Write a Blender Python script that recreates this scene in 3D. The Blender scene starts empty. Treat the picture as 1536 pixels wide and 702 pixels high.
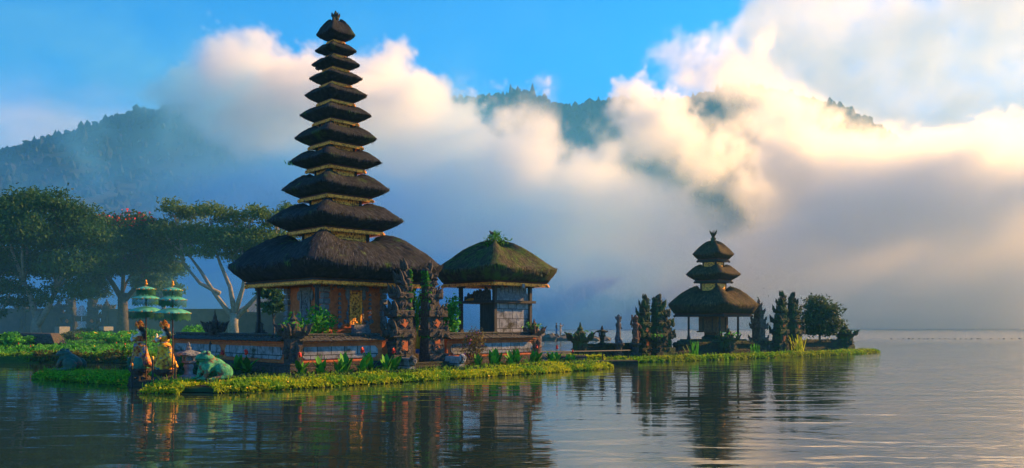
import bpy, bmesh, math, random
import numpy as np
from mathutils import Vector, Matrix, noise as mnoise
R = math.radians
rng = np.random.default_rng(7); random.seed(7)
scn = bpy.context.scene
COL = scn.collection

# ------------------------------------------------------------------ camera, sky, sun, exposure
cam_d = bpy.data.cameras.new('camera'); cam = bpy.data.objects.new('camera', cam_d); COL.objects.link(cam)
cam.location = (0, 0, 2.2); cam.rotation_euler = (R(90), 0, 0)
cam_d.sensor_width = 36; cam_d.lens = 36 * 1205 / 1536; cam_d.shift_y = 136 / 1536
cam_d.clip_start = .1; cam_d.clip_end = 9000
scn.camera = cam
SUN_AZ, SUN_EL = 60, 25          # degrees right of the view axis, above the horizon
w = bpy.data.worlds.new('World'); scn.world = w; w.use_nodes = True
nt = w.node_tree; nt.nodes.clear()
wo = nt.nodes.new('ShaderNodeOutputWorld'); bg = nt.nodes.new('ShaderNodeBackground')
sky = nt.nodes.new('ShaderNodeTexSky'); sky.sky_type = 'NISHITA'; sky.sun_disc = False
sky.sun_elevation = R(SUN_EL); sky.sun_rotation = R(SUN_AZ)
sky.altitude = 1200; sky.air_density = 1.0; sky.dust_density = 0.4; sky.ozone_density = 3.0
hs = nt.nodes.new('ShaderNodeHueSaturation'); hs.inputs['Saturation'].default_value = 1.62
nt.links.new(sky.outputs[0], hs.inputs['Color']); nt.links.new(hs.outputs[0], bg.inputs[0])
bg.inputs[1].default_value = 0.08
nt.links.new(bg.outputs[0], wo.inputs[0])
sl = bpy.data.lights.new('sun', 'SUN'); so = bpy.data.objects.new('sun', sl); COL.objects.link(so)
sl.energy = 5.0; sl.angle = R(1.0); sl.color = (1, .53, .13)
dirv = Vector((math.sin(R(SUN_AZ)) * math.cos(R(SUN_EL)), math.cos(R(SUN_AZ)) * math.cos(R(SUN_EL)), math.sin(R(SUN_EL))))
so.rotation_euler = dirv.to_track_quat('Z', 'Y').to_euler(); so.location = dirv * 60
scn.view_settings.view_transform = 'Standard'; scn.view_settings.look = 'None'
scn.view_settings.exposure = 1.74; scn.view_settings.gamma = 1
scn.view_settings.use_curve_mapping = False
cy = scn.cycles
cy.use_denoising = True
try: cy.denoiser = 'OPENIMAGEDENOISE'
except Exception: pass
cy.max_bounces = 12; cy.diffuse_bounces = 3; cy.glossy_bounces = 3; cy.transmission_bounces = 2
cy.transparent_max_bounces = 8; cy.volume_bounces = 8
cy.volume_step_rate = 2.0; cy.volume_max_steps = 256
cy.sample_clamp_indirect = 6; cy.caustics_reflective = False; cy.caustics_refractive = False
# ------------------------------------------------------------------ node material helpers
def new_mat(name):
    m = bpy.data.materials.new(name); m.use_nodes = True
    return m, m.node_tree, m.node_tree.nodes['Principled BSDF']
def N(nt, typ, **kw):
    n = nt.nodes.new(typ)
    for k, v in kw.items():
        if k in n.inputs: n.inputs[k].default_value = v
        else: setattr(n, k, v)
    return n
def rgba(c): return (c[0], c[1], c[2], 1)
def ramp(nt, fac, stops):
    r = nt.nodes.new('ShaderNodeValToRGB'); e = r.color_ramp.elements
    e[0].position, e[0].color = stops[0][0], rgba(stops[0][1]); e[1].position, e[1].color = stops[-1][0], rgba(stops[-1][1])
    for p, c in stops[1:-1]:
        q = e.new(p); q.color = rgba(c)
    nt.links.new(fac, r.inputs[0]); return r.outputs[0]
def noisemat(name, stops, scale=4., detail=5., rough=.85, bump=.0, bscale=20., coord='Object', stretch=(1, 1, 1), patch=None, pscale=1.5, metal=0., spec=.3, randhue=0., trans=0.):
    """mottled surface: noise -> colour ramp, optional second coloured patch (moss, stain), optional bump"""
    m, nt, b = new_mat(name)
    tc = N(nt, 'ShaderNodeTexCoord'); mp = N(nt, 'ShaderNodeMapping'); mp.inputs['Scale'].default_value = stretch
    nt.links.new(tc.outputs[coord], mp.inputs[0])
    n1 = N(nt, 'ShaderNodeTexNoise', Scale=scale, Detail=detail, Roughness=.62); nt.links.new(mp.outputs[0], n1.inputs[0])
    col = ramp(nt, n1.outputs[0], stops)
    if patch:
        c2, lo, hi = patch
        n2 = N(nt, 'ShaderNodeTexNoise', Scale=pscale, Detail=6., Roughness=.65); nt.links.new(tc.outputs[coord], n2.inputs[0])
        mk = N(nt, 'ShaderNodeMapRange'); mk.inputs[1].default_value = lo; mk.inputs[2].default_value = hi; nt.links.new(n2.outputs[0], mk.inputs[0])
        mxn = N(nt, 'ShaderNodeMix', data_type='RGBA'); nt.links.new(mk.outputs[0], mxn.inputs[0])
        nt.links.new(col, mxn.inputs[6]); mxn.inputs[7].default_value = rgba(c2); col = mxn.outputs[2]
    if randhue:
        g = N(nt, 'ShaderNodeNewGeometry'); h = N(nt, 'ShaderNodeHueSaturation')
        mr = N(nt, 'ShaderNodeMapRange'); mr.inputs[3].default_value = 1 - randhue; mr.inputs[4].default_value = 1 + randhue
        nt.links.new(g.outputs['Random Per Island'], mr.inputs[0]); nt.links.new(mr.outputs[0], h.inputs['Value'])
        nt.links.new(col, h.inputs['Color']); col = h.outputs[0]
    nt.links.new(col, b.inputs['Base Color'])
    b.inputs['Roughness'].default_value = rough; b.inputs['Metallic'].default_value = metal; b.inputs['Specular IOR Level'].default_value = spec
    if bump:
        nb = N(nt, 'ShaderNodeTexNoise', Scale=bscale, Detail=5., Roughness=.65); nt.links.new(mp.outputs[0], nb.inputs[0])
        bp = N(nt, 'ShaderNodeBump', Strength=bump, Distance=.05); nt.links.new(nb.outputs[0], bp.inputs['Height']); nt.links.new(bp.outputs[0], b.inputs['Normal'])
    if trans:
        out = nt.nodes['Material Output']; t = N(nt, 'ShaderNodeBsdfTranslucent'); ms = N(nt, 'ShaderNodeMixShader'); ms.inputs[0].default_value = trans
        nt.links.new(col, t.inputs[0]); nt.links.new(b.outputs[0], ms.inputs[1]); nt.links.new(t.outputs[0], ms.inputs[2]); nt.links.new(ms.outputs[0], out.inputs[0])
    return m

def link_mesh(name, v, f, mats=None, parent=None, smooth=False, mi=None, uv=None):
    me = bpy.data.meshes.new(name); me.from_pydata(v if isinstance(v, list) else v.tolist(), [], f if isinstance(f, list) else f.tolist()); me.update()
    for m in (mats if isinstance(mats, (list, tuple)) else [mats]):
        if m: me.materials.append(m)
    if mi is not None: me.polygons.foreach_set('material_index', np.asarray(mi, dtype=np.int32))
    if smooth: me.polygons.foreach_set('use_smooth', [True] * len(me.polygons))
    if uv is not None:
        ul = me.uv_layers.new(name='UVMap'); ul.data.foreach_set('uv', np.asarray(uv, dtype=np.float32).ravel())
    o = bpy.data.objects.new(name, me); COL.objects.link(o)
    if parent: o.parent = parent
    return o
def tag(o, label=None, cat=None, group=None, kind=None):
    if label: o['label'] = label
    if cat: o['category'] = cat
    if group: o['group'] = group
    if kind: o['kind'] = kind
    return o

# ------------------------------------------------------------------ numpy value noise
def vnoise(x, y, seed=0):
    xi = np.floor(x).astype(np.int64); yi = np.floor(y).astype(np.int64); xf = x - xi; yf = y - yi
    def h(a, b):
        n = (a * 374761393 + b * 668265263 + seed * 974634777) & 0x7fffffff
        n = ((n ^ (n >> 13)) * 1274126177) & 0x7fffffff
        return ((n ^ (n >> 16)) & 0xffff) / 65535.
    u = xf * xf * (3 - 2 * xf); v = yf * yf * (3 - 2 * yf)
    return (h(xi, yi) * (1 - u) + h(xi + 1, yi) * u) * (1 - v) + (h(xi, yi + 1) * (1 - u) + h(xi + 1, yi + 1) * u) * v
def fbm(x, y, o=5, seed=0):
    s = 0; a = .5
    for k in range(o): s = s + a * vnoise(x * 2 ** k, y * 2 ** k, seed + k); a *= .5
    return s

# ------------------------------------------------------------------ lake
m_water, nt, b = new_mat('lake_water')
b.inputs['Base Color'].default_value = (.014, .030, .026, 1); b.inputs['Roughness'].default_value = .035; b.inputs['IOR'].default_value = 2.2
tc = N(nt, 'ShaderNodeTexCoord'); sep = N(nt, 'ShaderNodeSeparateXYZ'); nt.links.new(tc.outputs['Object'], sep.inputs[0])
def wnoise(sx, sy, rz, det, dist):
    mp = N(nt, 'ShaderNodeMapping'); mp.inputs['Scale'].default_value = (sx, sy, 1); mp.inputs['Rotation'].default_value = (0, 0, rz); nt.links.new(tc.outputs['Object'], mp.inputs[0])
    n = N(nt, 'ShaderNodeTexNoise', Scale=1.0, Detail=det, Roughness=.5, Distortion=dist); nt.links.new(mp.outputs[0], n.inputs[0]); return n.outputs[0]
def wmath(op, a, b_, c=0.):
    n = N(nt, 'ShaderNodeMath', operation=op)
    for k, v in enumerate((a, b_, c)):
        if hasattr(v, 'is_output'): nt.links.new(v, n.inputs[k])
        else: n.inputs[k].default_value = v
    return n.outputs[0]
def wrange(v, a, b_, c, d):
    n = N(nt, 'ShaderNodeMapRange', interpolation_type='SMOOTHSTEP'); nt.links.new(v, n.inputs[0])
    for k, q in enumerate((a, b_, c, d)): n.inputs[k + 1].default_value = q
    return n.outputs[0]
# sheltered water by the islands is nearly calm; the open lake beyond and to the right is ruffled, with slick patches
swell = wnoise(.33, 1.0, .16, 1.5, .5); rip = wnoise(1.3, 4.6, -.1, 2., .2); chop = wnoise(2.2, 3.0, .3, 2., 0.)
patch = wrange(wnoise(.035, .10, .1, 3., .6), .40, .62, .35, 1.15)
open_ = wmath('MAXIMUM', wrange(sep.outputs[1], 55., 110., .0, 1.), wrange(wmath('MULTIPLY_ADD', sep.outputs[0], 1., wmath('MULTIPLY', sep.outputs[1], -.28)), -3., 9., 0., .55))
hgt = wmath('MULTIPLY_ADD', swell, 1.0, wmath('MULTIPLY', wmath('MULTIPLY_ADD', rip, .20, wmath('MULTIPLY', wmath('MULTIPLY', chop, open_), .5)), patch))
bp = N(nt, 'ShaderNodeBump', Distance=.14); nt.links.new(hgt, bp.inputs['Height']); nt.links.new(wmath('MULTIPLY_ADD', open_, .45, .17), bp.inputs['Strength']); nt.links.new(bp.outputs[0], b.inputs['Normal'])
nt.links.new(wrange(sep.outputs[1], 60., 150., .03, .22), b.inputs['Roughness'])   # wavelets too small to see on the open lake
S = 2200
lake = link_mesh('lake', [(-S, -60, 0), (S, -60, 0), (S, 2400, 0), (-S, 2400, 0)], [(0, 1, 2, 3)], m_water); tag(lake, kind='structure')
bed = link_mesh('lake_bed', [(-S, -60, -3), (S, -60, -3), (S, 2400, -3), (-S, 2400, -3)], [(0, 1, 2, 3)], noisemat('silt', [(.3, (.03, .03, .025)), (.7, (.05, .05, .04))]));  tag(bed, kind='structure')

# ------------------------------------------------------------------ mountains (height field under a ridge line) and the forest on them
m_hill = noisemat('hill_forest_floor', [(.3, (.006, .012, .009)), (.7, (.016, .028, .015))], scale=.02, rough=.95)
m_far_tree = noisemat('far_foliage', [(.3, (.003, .008, .007)), (.7, (.010, .020, .013))], scale=.05, rough=.9, randhue=.5)
def px_pts(pts, Y): return [((px - 768) / 1205 * Y, 2.2 + (487 - py) / 1205 * Y) for px, py in pts]
def mountain(name, ridge, Yr, depth, x0, x1, step, seed, front):
    rx, rz = zip(*sorted(ridge)); xs = np.arange(x0, x1 + 1, step); ys = np.linspace(Yr - front, Yr + depth, int((front + depth) / step) + 1)
    X, Y = np.meshgrid(xs, ys)
    H = np.interp(X, rx, rz) + (fbm(X / 60, X * 0 + seed, 4, seed) - .47) * 16
    t = np.where(Y < Yr, (Y - Yr + front) / front, 1 - (Y - Yr) / depth * .8); t = np.clip(t, 0, 1)
    gul = (fbm(X / 90 + 5, Y / 260, 5, seed + 3) - .48)
    Z = H * t ** 1.15 + gul * H * .8 * (t * (1 - t)) * 2.0 - 2.0 * (1 - t)
    v = np.stack([X, Y, Z], -1).reshape(-1, 3); ny, nx = X.shape
    i = np.arange(ny - 1)[:, None] * nx + np.arange(nx - 1)[None]
    f = np.stack([i, i + 1, i + nx + 1, i + nx], -1).reshape(-1, 4)
    tag(link_mesh(name, v, f, m_hill, smooth=True), kind='structure')
    return xs, ys, Z
ICO = None
def ico_unit():
    global ICO
    if ICO is None:
        bm = bmesh.new(); bmesh.ops.create_icosphere(bm, subdivisions=1, radius=1)
        ICO = (np.array([q.co[:] for q in bm.verts]), np.array([[q.index for q in p.verts] for p in bm.faces])); bm.free()
    return ICO
def blobs(name, P, rad, hh, mat, jitter=.25):
    iv, fi = ico_unit(); n = len(P)
    v = iv[None] * (1 + rng.normal(0, jitter, (n, len(iv), 1))); v = v * np.stack([rad, rad, hh], -1)[:, None]
    v = (v + P[:, None]).reshape(-1, 3); f = (fi[None] + (np.arange(n) * len(iv))[:, None, None]).reshape(-1, 3)
    return link_mesh(name, v, f, mat)
def forest(name, hill, n, ymin, size, label, ridgeY):
    xs, ys, Z = hill
    px = rng.uniform(xs[0], xs[-1], n); py = np.concatenate([rng.normal(ridgeY, 9, n // 3), rng.uniform(ymin, ridgeY + 30, n - n // 3)])
    ix = np.clip(((px - xs[0]) / (xs[1] - xs[0])).astype(int), 0, len(xs) - 1); iy = np.clip(((py - ys[0]) / (ys[1] - ys[0])).astype(int), 0, len(ys) - 1)
    pz = Z[iy, ix]; s = np.clip(rng.lognormal(-.1, .28, n), .4, 1.7) * size
    P = np.stack([px, py, pz + s * .9], -1)
    tag(blobs(name, P, s * .62, s * rng.uniform(.7, 1.25, n), m_far_tree, .36), label, 'forest', kind='stuff')
rl = px_pts([(-700, 330), (-300, 290), (-120, 255), (0, 234), (60, 216), (120, 200), (165, 188), (205, 178), (240, 176), (270, 166), (320, 166), (360, 175), (430, 200), (520, 235), (620, 275), (760, 330), (900, 400), (1000, 470)], 850)
hl = mountain('blue_mountain', rl, 850, 300, -1150, 190, 7, 3, 420)
forest('blue_mountain_forest', hl, 14000, 480, 3.6, 'dark forest trees covering the blue mountain on the left', 850)
rr = px_pts([(300, 330), (420, 240), (520, 190), (600, 165), (700, 152), (780, 143), (815, 152), (845, 162), (880, 160), (920, 156), (985, 162), (1040, 152), (1100, 134), (1150, 132), (1190, 146), (1230, 160), (1270, 174), (1310, 196), (1360, 232), (1440, 290), (1560, 310), (1700, 280), (1900, 180), (2300, 150), (2700, 240)], 1150)  # unseen right end of the ridge is shaped to shade the lake fog
hr = mountain('cloud_mountain', rr, 1150, 350, -480, 1700, 8, 11, 420)
forest('cloud_mountain_forest', hr, 24000, 760, 4.4, 'forest trees along the cloud wrapped mountain ridge', 1150)
# ------------------------------------------------------------------ mesh builder
def rotz(a): c, s = math.cos(a), math.sin(a); return np.array([[c, -s, 0], [s, c, 0], [0, 0, 1]])
def euler(rx, ry, rz):
    return np.array(Matrix.Rotation(rz, 3, 'Z') @ Matrix.Rotation(ry, 3, 'Y') @ Matrix.Rotation(rx, 3, 'X'))
class MB:
    def __init__(s): s.v = []; s.f = []; s.mi = []; s.n = 0; s.uv = None
    def add(s, v, f, mi=0):
        v = np.asarray(v, float); s.v.append(v)
        for q in f: s.f.append([int(i) + s.n for i in q]); s.mi.append(mi)
        s.n += len(v); return s
    def box(s, c, size, rz=0, taper=1., rot=None, mi=0, bev=.0):
        x, y, z = np.array(size) / 2.; b = min(bev, .45 * min(size))
        def rect(a, h, zz): return [(-a, -h, zz), (a, -h, zz), (a, h, zz), (-a, h, zz)]
        if b > 0:
            v = rect(x - b, y - b, -z) + rect(x, y, -z + b) + rect(x * taper, y * taper, z - b) + rect(x * taper - b, y * taper - b, z)
        else: v = rect(x, y, -z) + rect(x * taper, y * taper, z)
        L = len(v) // 4; f = [(3, 2, 1, 0)]
        for k in range(L - 1):
            for i in range(4): j = (i + 1) % 4; f.append((4 * k + i, 4 * k + j, 4 * k + 4 + j, 4 * k + 4 + i))
        f.append(tuple(4 * (L - 1) + i for i in range(4)))
        M = rotz(rz) if rot is None else euler(*rot)
        return s.add(np.array(v) @ M.T + np.array(c), f, mi)
    def loft(s, rings, mi=0, cap=(True, True)):
        n = len(rings[0]); v = np.concatenate([np.asarray(r, float) for r in rings]); f = []
        for k in range(len(rings) - 1):
            for i in range(n): j = (i + 1) % n; f.append((k * n + i, k * n + j, (k + 1) * n + j, (k + 1) * n + i))
        if cap[0]: f.append(tuple(range(n))[::-1])
        if cap[1]: f.append(tuple((len(rings) - 1) * n + i for i in range(n)))
        return s.add(v, f, mi)
    def lathe(s, prof, n=12, c=(0, 0, 0), sx=1., sy=1., mi=0, rz=0., tilt=None):
        t = np.linspace(0, 2 * math.pi, n, endpoint=False) + rz; rings = []
        for r, z in prof: rings.append(np.stack([r * np.cos(t) * sx, r * np.sin(t) * sy, np.full(n, z)], -1))
        if tilt is not None: rings = [q @ euler(*tilt).T for q in rings]
        return s.loft([q + np.array(c) for q in rings], mi)
    def tube(s, pts, rad, n=7, mi=0):
        pts = np.asarray(pts, float); m = len(pts); rad = np.broadcast_to(np.asarray(rad, float), (m,)); rings = []
        ref = np.array([0, 0, 1.]); t = np.linspace(0, 2 * math.pi, n, endpoint=False)
        for k in range(m):
            d = pts[min(k + 1, m - 1)] - pts[max(k - 1, 0)]; d /= np.linalg.norm(d) + 1e-9
            r0 = ref if abs(d[2]) < .95 else np.array([1., 0, 0]); a = np.cross(d, r0); a /= np.linalg.norm(a); b_ = np.cross(d, a)
            rings.append(pts[k] + rad[k] * (np.cos(t)[:, None] * a + np.sin(t)[:, None] * b_))
        return s.loft(rings, mi)
    def ball(s, c, r, rot=None, sub=2, jitter=0., mi=0):
        bm = bmesh.new(); bmesh.ops.create_icosphere(bm, subdivisions=sub, radius=1)
        v = np.array([q.co[:] for q in bm.verts]); f = [[q.index for q in p.verts] for p in bm.faces]; bm.free()
        if jitter: v = v * (1 + rng.normal(0, jitter, (len(v), 1)))
        v = v * np.broadcast_to(np.asarray(r, float), (3,))
        if rot is not None: v = v @ euler(*rot).T
        return s.add(v + np.array(c), f, mi)
    def quads(s, P, U, V, mi=0):
        """many quads: centre P, half vectors U, V  (n,3 each)"""
        n = len(P); v = np.stack([P - U - V, P + U - V, P + U * .55 + V, P - U * .55 + V], 1).reshape(-1, 3)
        f = (np.arange(n)[:, None] * 4 + np.arange(4)[None]).tolist()
        return s.add(v, f, mi)
    def leaves(s, P, size, aspect=.5, droop=0., mi=0):
        n = len(P); d = rng.normal(size=(n, 3)); d[:, 2] -= droop; d /= np.linalg.norm(d, axis=1)[:, None]
        e = rng.normal(size=(n, 3)); u = np.cross(d, e); u /= np.linalg.norm(u, axis=1)[:, None] + 1e-9
        sz = (size * rng.uniform(.6, 1.4, n))[:, None]
        return s.quads(P, u * sz * aspect, d * sz, mi)
    def merge(s, o, M=None, t=(0, 0, 0)):
        for q in o.v: pass
        v = np.concatenate(o.v); v = v if M is None else v @ np.asarray(M).T
        s.v.append(v + np.array(t)); s.f += [[i + s.n for i in q] for q in o.f]; s.mi += o.mi; s.n += len(v); return s
    def build(s, name, mats, parent=None, smooth=False, rough_=0., label=None):
        v = np.concatenate(s.v)
        if rough_: v = v + np.array([tuple(mnoise.noise_vector(Vector(p * 6.))) for p in v]) * rough_
        o = link_mesh(name, v, s.f, mats, parent, smooth, s.mi if isinstance(mats, (list, tuple)) else None)
        if label: o['label'] = label
        return o
    def fuse(s, name, mats, parent=None, voxel=.03, smooth=True, label=None, it=2):
        """one continuous skin over all the pieces (voxel remesh, baked)"""
        o = s.build(name, mats, parent); md = o.modifiers.new('skin', 'REMESH'); md.mode = 'VOXEL'; md.voxel_size = voxel
        sm = o.modifiers.new('smooth', 'SMOOTH'); sm.iterations = it; sm.factor = .5
        dg = bpy.context.evaluated_depsgraph_get(); me = bpy.data.meshes.new_from_object(o.evaluated_get(dg)); old = o.data
        o.modifiers.clear(); o.data = me; bpy.data.meshes.remove(old); me.name = name
        if smooth: me.polygons.foreach_set('use_smooth', [True] * len(me.polygons))
        if label: o['label'] = label
        return o
def thing(name, label, cat, loc=(0, 0, 0), rz=0., group=None, scale=1.):
    o = bpy.data.objects.new(name, None); COL.objects.link(o); o.empty_display_size = .1
    o.location = loc; o.rotation_euler = (0, 0, rz); o.scale = (scale,) * 3
    return tag(o, label, cat, group)
KIDS = {}
def copy_thing(o, loc, rz, label=None, scale=1., group=None, parent=None):
    c = o.copy(); COL.objects.link(c)
    if parent is None:
        c.location = loc; c.rotation_euler = (0, 0, rz); c.scale = (scale,) * 3
        if label: c['label'] = label
        if group: c['group'] = group
    else: c.parent = parent
    for k in bpy.data.objects:
        if k.parent == o: pass
    for k in [k for k in o.children]: copy_thing(k, None, None, parent=c)
    return c
def at(px, Y): return (px - 768) / 1205 * Y
def zp(py, Y): return 2.2 + (487 - py) / 1205 * Y
A45 = math.pi / 4

# ------------------------------------------------------------------ materials
m_thatch = noisemat('black_palm_thatch', [(.25, (.008, .009, .010)), (.55, (.024, .025, .028)), (.85, (.07, .07, .07))], scale=5, stretch=(1, 1, .6), rough=.95, bump=.6, bscale=30, patch=((.045, .075, .02), .60, .74), pscale=1.1, spec=.15)
m_thatch_old = noisemat('weathered_thatch', [(.25, (.020, .018, .012)), (.55, (.050, .042, .026)), (.85, (.12, .10, .06))], scale=6, rough=.95, bump=.6, bscale=30, patch=((.06, .10, .02), .47, .62), pscale=1.3, spec=.15)
m_thatch_brown = noisemat('brown_thatch', [(.25, (.022, .017, .010)), (.55, (.055, .043, .022)), (.85, (.11, .085, .045))], scale=6, rough=.95, bump=.6, bscale=30, patch=((.04, .06, .015), .58, .72), pscale=1.0, spec=.15)
def strandmat(name, c, patch=None):
    return noisemat(name, [(.3, tuple(.45 * k for k in c)), (.7, c)], scale=1.2, rough=.9, randhue=.95, patch=patch, pscale=1.1, spec=.1)
m_strand = strandmat('black_palm_fibre', (.050, .054, .062), ((.06, .12, .02), .57, .68))
m_strand_old = strandmat('weathered_fibre', (.11, .092, .055), ((.07, .13, .02), .47, .60))
m_strand_brown = strandmat('brown_fibre', (.12, .08, .04), ((.05, .07, .015), .58, .72))
m_gold = noisemat('carved_gilt_wood', [(.36, (.10, .03, .010)), (.45, (.52, .18, .03)), (.54, (.95, .46, .08))], scale=11, detail=3, rough=.42, bump=.9, bscale=14, metal=.35)
m_gilt = noisemat('gilt_trim', [(.30, (.08, .022, .006)), (.42, (.50, .17, .022)), (.56, (.92, .40, .05))], scale=9, rough=.45, metal=.3, bump=.3)
m_maroon = noisemat('maroon_paint', [(.3, (.045, .015, .012)), (.7, (.10, .03, .02))], scale=9, rough=.7)
m_wood = noisemat('dark_teak', [(.3, (.018, .016, .016)), (.7, (.05, .045, .045))], scale=8, stretch=(1, 1, .2), rough=.75)
m_brick = noisemat('orange_brick', [(.25, (.32, .075, .026)), (.55, (.52, .135, .046)), (.85, (.60, .21, .085))], scale=7, rough=.9, bump=.3, bscale=30, patch=((.16, .06, .04), .60, .74), pscale=2.4)
m_grey = noisemat('grey_carved_stone', [(.25, (.08, .088, .105)), (.55, (.18, .19, .215)), (.85, (.32, .32, .34))], scale=9, rough=.9, bump=.8, bscale=18, patch=((.06, .07, .04), .58, .72), pscale=2.0)
m_panel = noisemat('lichen_grey_panel', [(.25, (.15, .16, .18)), (.55, (.27, .285, .31)), (.85, (.42, .42, .43))], scale=6, rough=.9, bump=.5, bscale=24, patch=((.055, .05, .03), .50, .66), pscale=1.9)
def joints(m, w, h):
    """dark joints between the stone blocks of a wall panel"""
    nt = m.node_tree; b = nt.nodes['Principled BSDF']; src = b.inputs['Base Color'].links[0].from_socket
    tc = N(nt, 'ShaderNodeTexCoord'); sp = N(nt, 'ShaderNodeSeparateXYZ'); cb = N(nt, 'ShaderNodeCombineXYZ'); nt.links.new(tc.outputs['Object'], sp.inputs[0]); nt.links.new(sp.outputs[0], cb.inputs[0]); nt.links.new(sp.outputs[2], cb.inputs[1])
    br = N(nt, 'ShaderNodeTexBrick', Scale=1.0); br.inputs['Color1'].default_value = (1.12, 1.12, 1.12, 1); br.inputs['Color2'].default_value = (.80, .80, .82, 1); br.inputs['Mortar'].default_value = (.16, .15, .13, 1)
    br.inputs['Brick Width'].default_value = w; br.inputs['Row Height'].default_value = h; br.inputs['Mortar Size'].default_value = .018; nt.links.new(cb.outputs[0], br.inputs[0])
    mx_ = N(nt, 'ShaderNodeMix', data_type='RGBA', blend_type='MULTIPLY'); mx_.inputs[0].default_value = 1.; nt.links.new(src, mx_.inputs[6]); nt.links.new(br.outputs[0], mx_.inputs[7]); nt.links.new(mx_.outputs[2], b.inputs['Base Color']); return m
joints(m_panel, .62, .5)
m_dark = noisemat('black_weathered_stone', [(.3, (.022, .020, .020)), (.6, (.080, .068, .062)), (.85, (.22, .19, .17))], scale=8, rough=.92, bump=.9, bscale=16, patch=((.04, .07, .02), .60, .70), pscale=2.2)
m_moss = noisemat('mossy_stone', [(.3, (.022, .022, .014)), (.6, (.06, .055, .032)), (.85, (.14, .12, .07))], scale=6, rough=.95, bump=.9, bscale=14, patch=((.045, .085, .022), .46, .60), pscale=1.7)
m_mossdk = noisemat('dark_mossy_stone', [(.3, (.015, .015, .010)), (.6, (.038, .036, .022)), (.85, (.09, .08, .05))], scale=6, rough=.95, bump=.9, bscale=14, patch=((.03, .055, .018), .50, .64), pscale=1.5)
m_coping = noisemat('lichen_coping', [(.3, (.02, .02, .02)), (.52, (.05, .048, .045)), (.66, (.10, .10, .10)), (.8, (.32, .33, .36))], scale=14, rough=.92, bump=.9, bscale=14, patch=((.04, .07, .02), .58, .68), pscale=1.5)
def leafmat(name, c0, c1, tr=.35, rh=.5): return noisemat(name, [(.3, c0), (.7, c1)], scale=1.5, rough=.6, randhue=rh, trans=tr, spec=.12)
m_hedge = leafmat('yellow_green_bank_leaf', (.24, .36, .012), (.50, .52, .025), .45, .3)
m_hedge_alt = leafmat('green_bank_leaf', (.09, .24, .015), (.20, .38, .025), .4, .3)
m_lush = leafmat('lush_leaf', (.03, .17, .02), (.10, .40, .035))
m_moundleaf = leafmat('bright_cover_leaf', (.08, .32, .015), (.26, .48, .02), .4)
m_deep = leafmat('deep_leaf', (.014, .045, .022), (.05, .10, .04), .25)
m_olive = leafmat('olive_leaf', (.035, .065, .025), (.10, .14, .05), .25)
m_bark = noisemat('dark_bark', [(.3, (.035, .030, .025)), (.7, (.11, .095, .08))], scale=5, rough=.95, bump=.7, bscale=10)
m_palebark = noisemat('pale_bark', [(.3, (.12, .105, .09)), (.7, (.30, .27, .23))], scale=4, rough=.95, bump=.6, bscale=9)
m_red = noisemat('red_petal', [(.3, (.45, .012, .012)), (.7, (.75, .03, .02))], scale=5, rough=.6)
m_yellow = noisemat('yellow_petal', [(.3, (.65, .33, .01)), (.7, (.85, .55, .03))], scale=5, rough=.6)
m_soil = noisemat('dark_soil', [(.3, (.02, .016, .012)), (.7, (.05, .04, .028))], scale=3, rough=.95, bump=.4)
m_lawn = noisemat('garden_ground', [(.3, (.02, .055, .012)), (.6, (.05, .12, .02)), (.8, (.09, .16, .03))], scale=1.2, rough=.95, bump=.5, bscale=12)
m_turf = leafmat('grass_blade', (.12, .20, .012), (.32, .38, .03), .4, .3)
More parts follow.
